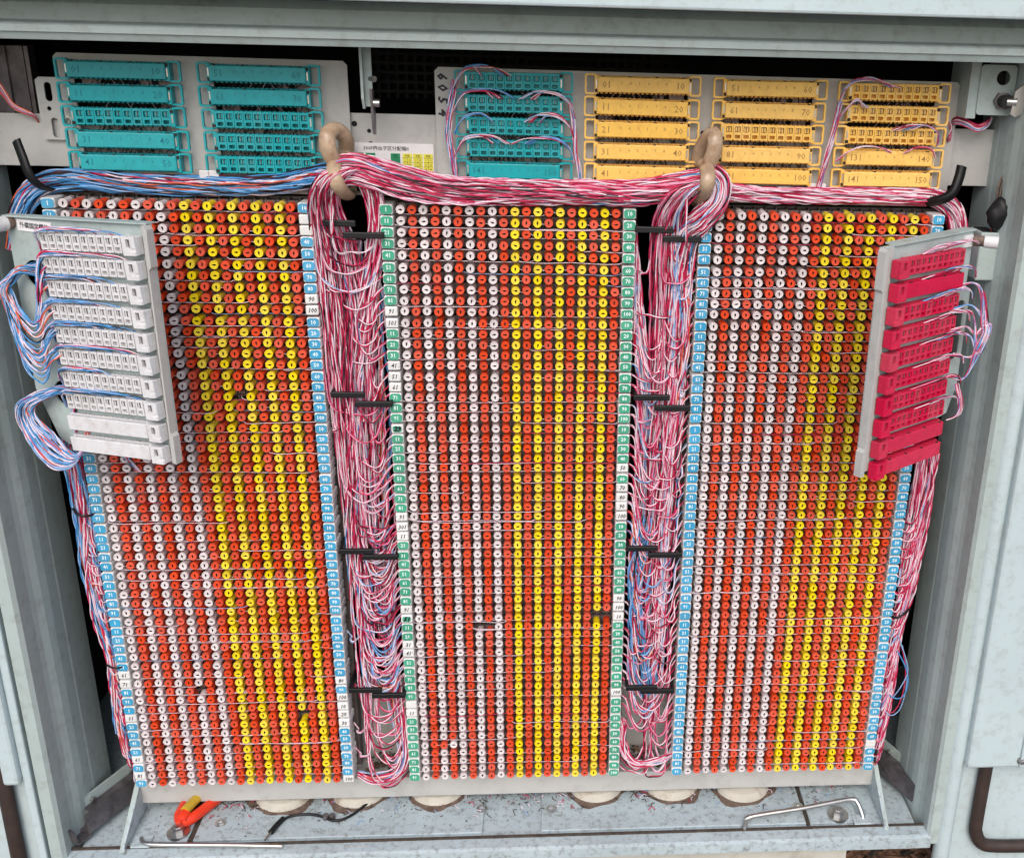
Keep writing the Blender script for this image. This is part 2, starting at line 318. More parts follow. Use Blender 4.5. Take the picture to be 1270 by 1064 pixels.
for px, yb in ((345, 1009), (440, 1004), (540, 1001), (740, 997), (835, 995), (925, 997)):
    d = at(px, yb, 0); d = CAM+(d-CAM)*(-797-CAM[2])/(d[2]-CAM[2])
    c = MB(); x, y = d[0], d[1]+39; r = 35
    ang = np.arange(33)*2*math.pi/32
    prof = [(r+9, -796.4), (r+3, -795.4), (r+3, -796.2), (r+1, -792), (r-4, -788), (r-16, -785), (4, -784)]
    mats = ['rust', 'brown', 'plug', 'plug', 'plug', 'plug']
    for (ra, za), (rb, zb), mm in zip(prof, prof[1:], mats):
        out_ = 1+(.07*np.sin(3*ang[:32]+x)+.05*np.sin(7*ang[:32]+2*x)+.03*rng.random(32) if mm == 'rust' else 0*ang[:32]); v = [(x+ra*o_*math.cos(t), y+ra*o_*math.sin(t), za) for t, o_ in zip(ang[:32], out_)]+[(x+rb*math.cos(t), y+rb*math.sin(t), zb) for t in ang[:32]]
        c.add(v, [(i, (i+1) % 32, 32+(i+1) % 32, 32+i) for i in range(32)], mm, True)
    c.add([(x+4*math.cos(t), y+4*math.sin(t), -784) for t in ang[:32]], [list(range(32))], 'plug')
    cpart(c, 'cable_entry_plug')
# doors, folded right back
def door(sg):
    d = put('door', None, cab, (0, 0, 1000))
    mb = MB(); x0, x1 = (571, 1050); 
    X = lambda a: a if sg > 0 else -a-10
    def bx(a, b, *r): mb.box(min(X(a), X(b)), max(X(a), X(b)), *r)
    bx(x0+2, x1, -42, -8, -895, 190, 'door_paint', 3); mb.build('door_skin', d)
    return d, X
d, X = door(1)
mb = MB(); mb.box(573, 700, -66, -42.5, -684, 185, 'door_paint', 4); mb.box(640, 662, -70, -66.2, -680, 185, 'door_paint', 1.5); mb.build('stiffener', d)
mb = MB(); mb.prism([(612, -700), (660, -668), (662, -600), (640, -600)], -54, -45, 'door_paint', 'y'); bolt(mb, 643, -66, -672, 4.5, 3, 'y'); mb.build('stiffener_screw', d)
mb = MB()
path = smooth([(606, -50, -560), (606, -50, -690), (606, -50, -778), (608, -50, -800), (618, -50, -818), (638, -50, -824), (700, -50, -826)], 5); mb.tube(path, 9, 'rubber', 7.5, n=10); mb.build('rubber_seal', d)
mb = MB(); mb.cyl((566, -46, -890), (566, -46, 180), 11, 'door_paint', n=20); mb.build('hinge_tube', d)
d2, X2 = door(-1)
mb = MB(); mb.box(-600, -581, -60, -42.5, -680, 185, 'door_paint', 4); mb.build('stiffener', d2)
mb = MB(); mb.tube([(-604, -50, -560), (-604, -50, -700), (-606, -50, -890)], 9, 'rubber', 7.5); mb.build('rubber_seal', d2)
mb = MB(); mb.box(-581, -571, -52, -42.2, -890, 185, 'door_paint', 2); mb.build('door_edge', d2)
# latch plates, slide rails, lock
mb = MB(); mb.prism([(0, 165), (-9, 165), (-9, 112), (-3, 102), (0, 102)], -146, -143.5, 'paint', 'x'); mb.box(-146, -136, 0, 2.5, 104, 165, 'paint'); mb.cyl((-138, 2, 131), (-133, -2, 131), 3, 'steel'); cpart(mb, 'latch_hanger')
mb = MB(); mb.prism([(-10, 122), (2, 120), (8, 92), (4, 76), (-4, 78)], -137.5, -135, 'dark_steel', 'x'); mb.cyl((-135, -3, 108), (-129, -3, 108), 4, 'steel'); cpart(mb, 'latch_tongue')
mb = flat([rrect(494, 533, 112, 163, 4), circ(519, 150, 7.5)], 2.5, 'paint', y=2); mb.box(484, 494.5, 4, 60, 108, 165, 'paint'); mb.box(505, 527, 16, 17, 138, 160, 'lining'); lb = cpart(mb, 'lock_bracket')
mb = MB(); mb.cyl((520, 2, 127), (520, -3, 127), 9.5, 'dark_steel', n=6, smooth=False); mb.cyl((520, -3, 127), (521, -14, 127.5), 6.5, 'black', n=18); mb.prism([(524, 115), (529, 112), (536, 115), (538, 122), (536, 130), (538, 140), (533, 144), (526, 138)], -17, -13, 'steel', 'y'); mb.cyl((521, -11, 127), (530, -15, 127), 5, 'steel', n=16); mb.build('lock_cylinder', lb)
def slide(sg):
    mb = MB(); a = np.array((-486. if sg < 0 else 498., 95, -776)); b = np.array((-541. if sg < 0 else 552., -16, -778)); t = b-a; L = np.linalg.norm(t[:2])
    yaw = math.atan2(t[1], t[0])
    mb.box(0, L, -13, -9.5, -14, 24, 'paint'); mb.box(0, L, -9.5, 9, -14, -11, 'dark_steel'); mb.box(0, L, 7, 9.5, -11, 16, 'dark_steel'); mb.box(0, L*.9, -9.2, 7, 9, 11.5, 'dark_steel', .6); mb.box(L-4, L+16, -9, 9, -18, -15, 'dark_steel'); mb.prism([(L+15, -15), (L+18, -15), (L+22, 6), (L+19, 7)], -9, 9, 'dark_steel', 'y')
    mb.cyl((L*.3, -9, 16), (L*.3, -4, 16), 3, 'steel'); mb.cyl((L*.8, -9, 16), (L*.8, -4, 16), 3, 'steel'); mb.cyl((L*.85, -9, 0), (L*.85, -4, 0), 3.5, 'steel')
    if sg > 0:
        for i, v in enumerate(mb.v): mb.v[i] = (v[0], -v[1], v[2])
    o = mb.build('slide_rail', cab, (a[0], a[1], a[2]+1000), (0, 0, yaw))
for sg in (-1, 1): slide(sg)
mb = MB(); mb.box(-540, -516, 60, 64, 70, 150, 'dark_steel'); mb.box(-516, -500, 64, 90, 70, 150, 'dark_steel'); mb.box(-498, -494, 62, 66, 72, 150, 'dark_steel'); mb.cyl((-528, 60, 138), (-528, 55, 138), 4, 'steel'); mb.cyl((-512, 62, 88), (-512, 57, 88), 3, 'steel'); cpart(mb, 'corner_bracket')
mb = MB(); mb.box(516, 549, -6, 30, -66, -12, 'paint', 2); mb.box(519, 546, -3, 27, -12.5, -11.6, 'lining'); cpart(mb, 'cable_box')
# rods and stays
mb = MB(); mb.tube(smooth([(300, -34, -798), (302, -33, -788), (308, -31, -781), (380, -20, -779), (446, -7, -778), (456, -8, -781), (461, -17, -790), (463, -24, -798)], 3), 3.2, 'steel'); mb.box(448, 474, -34, -16, -797.4, -795, 'paint_worn', .8); st = mb.build('stay_rod'); tag(st, 'bent bright steel stay rod lying at the right of the cabinet floor', 'rod')
mb = MB(); mb.tube(smooth([(-470, -22, -797), (-462, -33, -794), (-440, -37, -793.5), (-350, -41, -794), (-290, -44, -795)], 4), 3, 'steel'); mb.box(-478, -455, -38, -18, -797.4, -795, 'paint_worn', .8); tag(mb.build('stay_rod'), 'straight steel rod lying along the front sill at the left', 'rod')
# ------------------------------------------------------------------ terminal frame
fr = thing('terminal_rack', 'grey steel rack carrying the three columns of coloured pegs', 'rack', (0, 30, -800))
def fpart(mb, name, parent=None):
    o = mb.build(name, parent or fr)
    if parent is None: o.location = (0, -.03, .8)
    return o
mb = MB(); mb.box(-485, 489, 26, 74, -783, -752, 'plate', 1.2); fpart(mb, 'bottom_channel')
for sg, x in ((-1, -484), (1, 487)):
    mb = MB(); mb.prism([(30, -750), (36, -750), (36, -798), (-42, -798), (-42, -792), (27, -752)], x-1.2, x+1.2, 'paint_worn', 'x'); mb.prism([(-44, -798), (-41, -798), (29.5, -750), (26.5, -750)], x-(1 if sg > 0 else 5), x+(5 if sg > 0 else 1), 'paint', 'x'); fpart(mb, 'side_gusset')
for x0, x1 in ((-482, -206), (-135, 135), (206, 482)):
    mb = MB(); mb.box(x0, x1, 52, 60, -752, 8, 'plate', .5); fpart(mb, 'column_plate')
mb = MB(); mb.box(-484, 486, 76, 79, -790, -630, 'plate'); fpart(mb, 'lower_back_sheet')
mb = MB(); mb.box(-484, 486, 30, 58, 9.5, 13, 'top_base'); mb.box(-484, 486, 34, 60, 13.5, 18, 'w_black'); fpart(mb, 'top_edge_strip')
bars = [((397, 277), (441, 277)), ((425, 291), (476, 293)), ((410, 489), (453, 490)), ((440, 500), (487, 502)), ((420, 683), (463, 684)), ((450, 690), (494, 691)), ((432, 855), (474, 856)), ((461, 861), (503, 863)),
        ((788, 284), (836, 286)), ((822, 296), (870, 297)), ((786, 494), (831, 492)), ((812, 505), (856, 507)), ((777, 680), (816, 680)), ((804, 687), (846, 689)), ((776, 852), (815, 853)), ((794, 856), (836, 857))]
for i, (a, b) in enumerate(bars):
    p, q = at(*a, -6), at(*b, -6); z = (p[2]+q[2])/2; mb = MB(); h = 3.4
    mb.box(p[0], q[0], -8, -4, z-h, z+h, 'black', 1.1)
    e = p[0] if i % 2 == 0 else q[0]; s = 1 if i % 2 == 0 else -1
    mb.box(min(e, e+s*4), max(e, e+s*4), -4.2, 40, z-h+.3, z+h-.3, 'black', .8); fpart(mb, 'wire_guide')
# hooked guides above the outer columns
for pts in ([(20, 174, 2), (28, 195, -4), (36, 216, -6), (48, 230, 0), (64, 236, 14)], [(1193, 206, 2), (1189, 222, -4), (1181, 240, -6), (1166, 248, 0), (1148, 251, 14)]):
    mb = MB(); mb.tube(smooth([at(a, b, c) for a, b, c in pts], 3), 5.6, 'black', 1.6, n=4, ref=(.2, 1, .1)); fpart(mb, 'wire_guide')
# ------------------------------------------------------------------ terminal blocks
PX, PZ = 12.0, 12.156
CXS = {'L': -341.1, 'C': 0.0, 'R': 339.86}
def rowz(i): return -(i+.1*(i//5))*PZ
def peg_mesh(m):
    mb = MB(); n = 16; A = [2*math.pi*i/n for i in range(n)]
    def ring(r, y): return [(r*math.cos(a), y, r*math.sin(a)) for a in A]
    slot = []
    for a in A:                                     # a slim key-shaped slot, wider above its middle
        z = 2.5*math.sin(a); wd = .42+.62*math.exp(-((z-.5)/1.0)**2); slot.append((wd*math.cos(a)*1.15, z))
    R = [ring(4.05, 24), ring(4.05, 6), ring(4.35, 5), ring(4.75, .8), ring(4.45, 0), ring(3.9, -.05), ring(3.6, .35), [(x, .42, z) for x, z in slot], [(x*.9, 2.6, z*.95) for x, z in slot]]
    mats = [m]*7+['slot']
    for a, b, mm in zip(R, R[1:], mats): mb.add(a+b, [(i, (i+1) % n, n+(i+1) % n, n+i) for i in range(n)], mm, mm == m)
    mb.add(R[-1], [list(range(n))], 'slot'); return mb.data('peg')
PEG = {c: peg_mesh('peg_'+c) for c in ('white', 'red', 'yellow')}
def base_mesh():
    mb = MB(); h = 5*PZ
    mb.box(-139, 139, 34, 52, -h+PZ/2+.3, PZ/2+.3, 'base', .6)
    for r in range(5):
        z = -r*PZ; mb.box(-124, 124, 20, 34.5, z-3.6, z+3.6, 'base', .7)
        for c in range(20):
            x = (c-9.5)*PX; mb.box(x-4.9, x+4.9, 17, 20.4, z-4.4, z+4.4, 'base')
    for c in range(21):
        x = (c-10)*PX; mb.box(x-.5, x+.5, 22, 34.2, -h+PZ/2+1, PZ/2-.6, 'base')
    return mb.data('terminal_base')
BASE = base_mesh()
MKC = {}
def marker_mesh(text, style):
    key = (text, style)
    if key in MKC: return MKC[key]
    mb = MB(); mb.box(-6.9, 6.9, 0, 26, -5.35, 5.35, 'mk_white', 1.6)
    if style in ('blue', 'green'):
        flat([rrect(-6.2, 6.2, -4.75, 4.75, 3, 3)], .5, 'mk_'+style, mb, -.42); add_text(mb, text, 6.4, 0, -.5, 0, 'print_white', th=.16, sx=.9)
    elif style == 'hand': add_text(mb, text, 7.4, 0, -.12, 0, 'ink', shear=.25, th=.14, sx=.85)
    elif style == 'smudge':
        flat([rrect(-5.0, 5.0, -3.7, 3.7, 2.7, 3)], .5, 'mk_green', mb, -.42); add_text(mb, text, 7.6, 0, -.55, 0, 'ink', shear=.3, th=.5)
    MKC[key] = mb.data('number_marker'); return MKC[key]
HAND = {('C', 0): {9: '91', 10: '101', 14: '41', 15: '51', 16: '61', 29: '91', 30: '301', 31: '11', 39: '91', 43: '31', 44: '41', 50: '', 51: '11'},
        ('C', 1): {24: '50', 26: '70', 27: '80', 28: '90', 29: '100', 38: '90', 39: '100', 40: '10', 49: '100'},
        ('L', 1): {1: '', 2: '', 8: '90', 9: '100', 47: '80', 49: '100', 50: '10', 51: '20', 52: '30', 59: '100'},
        ('L', 0): {46: '61', 47: '71', 51: '11', 56: '61', 58: '81'}, ('R', 1): {56: ''}, ('R', 0): {}}
SMUDGE = {('C', 0): {20: '29', 40: '51'}}
HIDE = {('R', 0): {0}}
MISS = {('L', 17, 13), ('L', 48, 6), ('L', 51, 16), ('C', 41, 6), ('C', 41, 7), ('C', 40, 18), ('C', 40, 19)}
SWAP = {('C', 55, 2): 'red', ('C', 55, 3): 'white'}
NAMES = {'L': 'left', 'C': 'middle', 'R': 'right'}
DESC = {('L', 0): 'top peg block of the left column with two blank white markers at its right end', ('L', 1): 'second peg block from the top of the left column half behind the white connectors',
        ('L', 2): 'third peg block from the top of the left column beside the lowest white connectors', ('L', 3): 'fourth peg block from the top of the left column with blue number markers',
        ('L', 4): 'fifth peg block of the left column with one white peg missing near its bottom', ('L', 5): 'bottom peg block of the left column above the orange tool',
        ('C', 0): 'top peg block of the middle column with green markers below the pink wire bundle', ('C', 1): 'second peg block from the top of the middle column with handwritten 41 51 61',
        ('C', 2): 'third peg block from the top of the middle column with blackened first marker', ('C', 3): 'fourth peg block from the top of the middle column with handwritten 11 marker',
        ('C', 4): 'fifth peg block of the middle column with gaps where pegs are missing', ('C', 5): 'bottom peg block of the middle column with one red and white peg swapped',
        ('R', 0): 'top peg block of the right column partly behind the red connectors', ('R', 1): 'second peg block from the top of the right column beside the red connectors',
        ('R', 2): 'third peg block from the top of the right column beside the lowest red connectors', ('R', 3): 'fourth peg block from the top of the right column with blue number markers',
        ('R', 4): 'fifth peg block from the top of the right column beside the loose blue wire', ('R', 5): 'bottom peg block of the right column with a blank white marker on its right'}
for col, cx in CXS.items():
    for b in range(6):
        root = thing('terminal_block', DESC[(col, b)], 'terminal block', (cx, 52, rowz(b*10)), None, 'peg terminal blocks numbered to one hundred')
        pair_or = {}
        for h in range(2): put('terminal_base', BASE, root, (0, -52, rowz(h*5)))
        ww = Wires()
        for r in range(10):
            i = b*10+r; z = rowz(i)-rowz(b*10); bias = .45 if col == 'C' else .22
            rb = bias if rng.random() < .6 else min(.9, bias*2.2)
            for c in range(20):
                k = c//2
                if c % 2 == 0: o = (math.pi/2 if rng.random() < rb else 0)+rng.normal(0, .09)
                if (col, i, c) in MISS:
                    continue
                colr = 'red' if c % 2 else ('white' if c < 10 else 'yellow'); colr = SWAP.get((col, i, c), colr)
                p = put('peg', PEG[colr], root, ((c-9.5)*PX+rng.normal(0, .16), -52+rng.normal(0, .55), z+rng.normal(0, .16)), (rng.normal(0, .03), o+rng.normal(0, .07), rng.normal(0, .03)))
            for sd_, x in ((0, -9.5*PX-1.22*PX), (1, 9.5*PX+1.2*PX)):
                if i in HIDE.get((col, sd_), ()): continue
                txt = str((r*10+1) if sd_ == 0 else (r+1)*10); st = 'green' if col == 'C' else 'blue'
                if i in SMUDGE.get((col, sd_), {}): txt = SMUDGE[(col, sd_)][i]; st = 'smudge'
                if i in HAND[(col, sd_)]: txt = HAND[(col, sd_)][i]; st = 'hand'
                put('number_marker', marker_mesh(txt, st), root, (x, -52+rng.normal(0, .5), z+rng.normal(0, .2)), (0, rng.normal(0, .02), rng.normal(0, .03)))
            # the thin wires threaded along each row
            for q in range(rng.integers(1, 3)):
                s = rng.integers(0, 2); c1 = rng.integers(3, 19); x0 = -129 if s == 0 else 129; x1 = (c1-9.5)*PX
                dz = -PZ/2+rng.normal(0, .5); yy = -52+rng.uniform(1, 7); nn = 5
                pts = [(x0, yy+10, z-2)]+[(x0+(x1-x0)*t, yy+rng.normal(0, .8), z+dz+rng.normal(0, .45)) for t in np.linspace(.08, .95, nn)]+[(x1, yy+2, z-2)]
                ww.single(pts, 'w_white' if rng.random() < .85 else ('w_red' if rng.random() < .4 else 'w_pale'), .38, 9)
            for q in range(rng.integers(0, 4) if col != 'C' else rng.integers(2, 6)):
                c1 = int(rng.integers(0, 19)); x = (c1-9.5)*PX
                ww.single([(x+3, -50.5, z+rng.normal(0, .8)), (x+6, -49.5, z-1+rng.normal(0, .5)), (x+9.3, -48, z-2)], 'w_white', .32, 4)
        w_o = ww.build('row_wires', root)
# empty sockets where pegs are missing
for (col, i, c) in sorted(MISS):
    mb = MB(); mb.cyl((0, 12, 0), (0, 24, 0), 3.4, 'rust', n=12); mb.cyl((-1.6, 4, 0), (-1.6, 13, 0), .8, 'dark_steel', n=6); mb.cyl((1.6, 4, 0), (1.6, 13, 0), .8, 'dark_steel', n=6)
    root = [o for o in COL.objects if o.get('label') == DESC[(col, i//10)]][0]
    mb.build('bare_contact', root, ((c-9.5)*PX, -52, rowz(i)-rowz(i//10*10)))
# ------------------------------------------------------------------ connector plates
rail = MB()
for x0, x1 in ((-560, -452), (-172, -72), (470, 534)): rail.box(x0, x1, 38, 41, 32, 94 if x0 > -500 else 85, 'plate', .6)
rail.box(-560, 534, 41.2, 52, 36, 80, 'plate'); rl = rail.build('mounting_rail'); tag(rl, 'grey flat rail running behind the teal and yellow connector plates', 'rail')
for x, z, r in ((-163, 83, 3), (-148, 76, 2.2), (-147, 63, 2.4)):
    mb = MB(); mb.cyl((x, 38.4, z), (x, 37.7, z), r, 'lining', n=14); mb.build('bolt_hole', rl)
OPEN = [(-318, 122.)]
def col_hole(xc, wdt=98): return rrect(xc-wdt/2, xc+wdt/2, 33, 139, 1.5)
COLX = {'t1': -390.5, 't2': -252.5, 't3': 5.8, 'y1': 140., 'y2': 275., 'y3': 410.}
pl = flat([[(-453, 143), (-448, 147), (-170, 147), (-166, 143), (-166, 26), (-450, 26), (-455, 60), (-455, 78), (-474, 78), (-474, 62), (-476, 118), (-472, 122), (-458, 122)]][:0]+
          [[(-457, 142), (-453, 146), (-170, 146), (-166, 142), (-166, 27), (-455, 27), (-455, 60), (-478, 60), (-478, 119), (-474, 122), (-457, 122)], rrect(-470, -463, 98, 117, 3.4), rrect(-468, -461, 48+14, 82, 3.4), circ(-468, 91, 2.2), col_hole(COLX['t1']), col_hole(COLX['t2'])], 2, 'plate', y=32)
p1 = pl.build('connector_plate'); tag(p1, 'grey steel plate holding two columns of teal connector strips', 'plate', 'plates behind the connector strips')
mb = MB(); bolt(mb, -449, 32, 79, 4.5, 4, 'y'); mb.build('plate_bolt', p1)
pl = flat([[(-77, 139), (-73, 143), (481, 143), (485, 139), (485, 27), (-77, 27)]]+[col_hole(COLX[k]) for k in ('t3', 'y1', 'y2', 'y3')]+[circ(207, 83, 2.6)], 2, 'plate', y=32)
p2 = pl.build('connector_plate'); tag(p2, 'grey steel plate holding one teal and three yellow connector columns', 'plate', 'plates behind the connector strips')
mb = MB()
for j, (ch, dz) in enumerate((('6', 0), ('0', -13), ('5', -28), ('4', -43))): add_text(mb, ch, 14, -69.5, 31.8, 134+dz*.85, 'ink', th=.5, rot=-1.57, shear=.15)
mb.build('handwritten_number', p2)
for k, pp in (('t1', p1), ('t2', p1), ('t3', p2), ('y1', p2), ('y2', p2), ('y3', p2)):
    xc = COLX[k]; mb = MB(); mb.box(xc-49.5, xc+49.5, 46, 48, 31, 141, 'lining')
    for rr in range(5):
        zc = 131.3-22.8*rr-11.4
        for a, b in ((-46, -28), (12, 24), (30, 46)):
            if rng.random() < .75: mb.box(xc+a, xc+b, 43, 46.5, zc-4.5, zc+5, 'mod_pink', .5)
    mb.build('wiring_recess', pp)
    w = Wires()
    for rr in range(5):
        zc = 131.3-22.8*rr-11.4
        for q in range(34):
            x = xc+rng.uniform(-46, 46) if q < 14 else xc+np.clip(rng.normal(-2, 17), -44, 44); s = rng.normal(0, 5)
            w.single([(x, 33, zc+7), (x+s*.4, 36, zc+2), (x+s, 37, zc-2), (x+s*1.1, 34, zc-7)], 'w_black' if rng.random() < .8 else 'w_dark', .5, 4)
        for q in range(4):
            x = xc+rng.uniform(-30, 30); w.single([(x-14, 35, zc-6), (x-8, 34, zc+3), (x+6, 33.5, zc+4), (x+14, 35, zc-6)], 'w_black' if q % 3 else 'mod_pink', .45, 4)
    wo = w.build('jumper_wires', pp); wo['kind'] = 'stuff'
# printed sheet between the plates
mb = MB(); mb.box(-175, -81, 36.4, 37.2, 22, 64, 'paper'); sh = mb.build('wiring_chart'); tag(sh, 'white printed wiring chart with green and yellow tables behind the pink bundle', 'label')
mb = MB(); add_text(mb, '300P拖台子区分配箱II', 5.0, -131, 36.2, 58.2, 'ink', th=.05); mb.build('chart_title', sh)
for n_, (xx, m_) in enumerate(((-165, 'lab_green'), (-150, 'lab_green'), (-136, 'lab_green'), (-122, 'lab_green'), (-107.5, 'lab_yellow'), (-96.5, 'lab_yellow'), (-86, 'lab_yellow'))):
    if n_ == 3: continue
    xx = (-158, -146.5, -135.5, 0, -0, 0, 0)[n_] if n_ < 2 else xx
    xx = {0: -160, 1: -147.5, 2: -134.5+13, 4: -109, 5: -98, 6: -87}[n_]
    mb = MB(); mb.box(xx-4.9, xx+4.9, 35.9, 36.3, 26, 53.5, m_)
    for q in range(5): mb.box(xx-4.9, xx+4.9, 35.75, 35.95, 49-q*4.6, 49.35-q*4.6, 'ink')
    mb.box(xx-.15, xx+.15, 35.75, 35.9, 26, 49, 'ink')
    add_text(mb, '子区', 2.6, xx, 35.7, 51.1, 'ink', th=.04)
    for q in range(5):
        for s in (-1, 1): add_text(mb, str((q*10+1) if s < 0 else q*10+10), 2.3, xx+s*2.4, 35.7, 46.7-q*4.6, 'ink', th=.03)
    mb.build('chart_table', sh)
# ------------------------------------------------------------------ connector strips
def cell_mesh(m, deep=8.):
    mb = flat([rrect(-4.5, 4.5, -7.8, 7.8, .8, 2), rrect(-3.1, 3.1, .3, 6.2, .6, 2), rrect(-2.9, 2.9, -6.3, -2.4, .7, 2)], deep, m, y=0)
    mb.box(-2.2, -.5, 1.8, deep, .8, 5.6, m); mb.box(.6, 2.3, 1.8, deep, .8, 5.6, m); mb.box(-.35, .4, .6, deep, 1, 6, 'dark_steel'); mb.box(-4.4, 4.4, deep-.6, deep+.2, -7.6, 7.6, m)
    mb.box(-4.6, 4.6, .6, 3.5, 6.8, 8.6, m); return mb.data('contact_cell')
def clip_mesh(m):
    mb = flat([rrect(-6.8, 6.6, -10.5, 10.5, 2.8), rrect(-4.9, 4.2, -8.5, 8.5, 1.8)], 4, m, y=0)
    mb.box(-6.4, -4.2, 1, 3, -1, .6, m); mb.box(3.4, 8, -2, 6, -9, 9.3, m, .5); mb.box(4.8, 6.2, -3, -1.6, -3, 5, 'steel'); mb.box(4, 7.5, -2.4, -1.6, -8, -4.6, 'slot'); return mb.data('end_clip')
def body_mesh(m, hw):
    mb = MB(); mb.box(-hw, hw, 6, 14, -8.5, 8.2, m, .5)
    for i in range(21):
        x = -hw+2+i*(2*hw-4)/20; mb.box(x-1.3, x+1.3, 4.5, 9, -9.7, -7.8, m)
        if i < 20: mb.box(x+1, x+2.4, 5.5, 9, 8, 8.9, m)
    return mb.data('strip_body')
def block_clip_mesh(m):                       # the heavier clip of the hinged brackets
    mb = flat([rrect(-8, 8, -9.2, 9.2, 1), rrect(-3.2, 1.6, -1.5, 6.5, .6, 2)], 5, m, y=-9); mb.box(-8, 8, -4, 8, -8.9, 8.9, m, .8); mb.box(-2.6, 1.2, -5, -3.8, -1, 6, 'dark_steel')
    mb.box(-2, 7.4, -11, -8.8, -9.0, -5, m, .5); mb.box(3.4, 7.8, -10.4, -8.8, -2, 9.6, m, .6); mb.box(-12, -7.8, -3, 12, -7, 9, m, .6); return mb.data('end_clip')
def cover_mesh(m, hw):
    mb = MB(); mb.box(-hw, hw, -5, 7, -7.6, 7.8, m, 1.0)
    for i in range(4): mb.box(-hw+6+i*(2*hw-12)/3-1.6, -hw+6+i*(2*hw-12)/3+1.2, -4.6, -2, 7.6, 8.6, 'slot' if m != 'white_pl' else m)
    return mb.data('cover')
FAM = {}
def family(m, hw, clip):
    if m not in FAM: FAM[m] = dict(cell=cell_mesh(m), clip=clip_mesh(m) if clip == 'ring' else block_clip_mesh(m), body=body_mesh(m, hw), cover=cover_mesh(m, hw-2))
    return FAM[m]
def strip(label, m, loc, rot, opened, nums=None, hw=50., clip='ring', ends=(-1, 1), group=None):
    fm = family(m, hw, clip); r = thing('connector_strip', label, 'connector', loc, rot, group)
    put('strip_body', fm['body'], r)
    for s in ends:
        e = put('end_clip', fm['clip'], r, ((hw+(4.5 if clip == 'ring' else 10))*s, 0, 0))
        if clip == 'ring':
            if s > 0: e.rotation_euler = (0, math.pi, 0)
        elif s < 0: e.scale = (-1, 1, 1)
    if opened:
        for i in range(10): put('contact_cell', fm['cell'], r, ((i-4.5)*(2*hw-6)/10, -2, 0))
    else:
        c = put('cover', fm['cover'], r)
        if nums:
            pm = m+'_print'; mb = MB(); add_text(mb, nums[0], 9.6, -hw+10+len(nums[0])*.8, -5.1, -.3, pm, th=.05); add_text(mb, nums[1], 9.6, hw-10-len(nums[1])*.8, -5.1, -.3, pm, th=.05); mb.build('printed_number', c)
            mb = MB()
            for q in range(6): add_text(mb, str(q+3), 4.4, -23+q*9.4, -5.06, 1.6, pm)
            mb.build('small_number', c)
    return r
ords = ['top', 'second', 'third', 'fourth', 'bottom']
def column(key, m, names, labels):
    for j, (nm, lab) in enumerate(zip(names, labels)):
        strip(lab, m, (COLX[key]+rng.normal(0, .4), 20, 131.3-22.8*j), (0, rng.normal(0, .004), 0), not nm, nm, group='connector strips on the upper plates')
column('t1', 'teal', [('01', '10'), ('11', '20'), None, ('31', '40'), ('41', '50')],
       ['top covered teal strip of the far left column printed 01 and 10', 'second covered teal strip of the far left column printed 11 and 20', 'only uncovered teal strip of the far left column, beside the plate bolt',
        'covered teal strip of the far left column just under the uncovered one, 31 to 40', 'bottom covered teal strip of the far left column on the wire bundle, 41 to 50'])
column('t2', 'teal', [('51', '60'), ('61', '70'), None, None, None],
       ['top covered teal strip of the second column printed 51 and 60', 'lower of two covered teal strips in the second column printed 61 and 70', 'uncovered teal strip directly under the covered strip printed 61 and 70',
        'middle one of the three uncovered teal strips left of the first cable ring', 'bottom uncovered teal strip of the second column touching the wire bundle'])
column('t3', 'teal', [None, None, None, None, ('141', '150')],
       ['top uncovered teal strip of the column beside the handwritten number', 'second uncovered teal strip of the column left of the yellow strips', 'third uncovered teal strip down in the column left of the yellow strips',
        'uncovered teal strip directly above the covered one printed 141 and 150', 'only covered teal strip on the right plate, printed 141 and 150'])
column('y1', 'amber', [('01', '10'), ('11', '20'), ('21', '30'), ('31', '40'), ('41', '50')],
       ['top covered yellow strip of the first yellow column printed 01 and 10', 'second covered yellow strip down in the first yellow column, 11 to 20', 'middle covered yellow strip of the first yellow column printed 21 and 30',
        'fourth covered yellow strip down in the first yellow column, 31 to 40', 'bottom covered yellow strip of the first yellow column printed 41 and 50'])
column('y2', 'amber', [('51', '60'), ('61', '70'), None, ('81', '90'), ('91', '100')],
       ['top covered yellow strip of the middle yellow column printed 51 and 60', 'second covered yellow strip of the middle yellow column printed 61 and 70', 'only uncovered yellow strip of the middle yellow column, behind the cable ring',
        'covered yellow strip right of the cable ring just under the uncovered one', 'bottom covered yellow strip of the middle yellow column printed 91 and 100'])
column('y3', 'amber', [None, None, None, ('131', '140'), ('141', '150')],
       ['top uncovered yellow strip of the far right column with wires arching over', 'second uncovered yellow strip of the far right column near the loose red wires', 'lowest uncovered yellow strip of the far right column with blue wires on it',
        'upper covered yellow strip of the far right column printed 131 and 140', 'bottom covered yellow strip of the far right column printed 141 and 150'])
# clamps below the plates
for x, lab in ((-312, 'small white cable clip below the left teal connector columns'), (-66, 'small white cable clip left of the teal strip printed 141'), (78, 'small white cable clip between the teal and yellow columns'), (334, 'small white cable clip between the two right yellow columns')):
    mb = MB(); mb.box(-10, 10, -3, 9, -4.2, 4.2, 'white_pl', .8); mb.box(-.5, .5, -3.6, -2, -3.6, 3.6, 'mod_pink'); tag(mb.build('cable_clip', None, (x, 22, 29.5)), lab, 'clip', 'white cable clips')
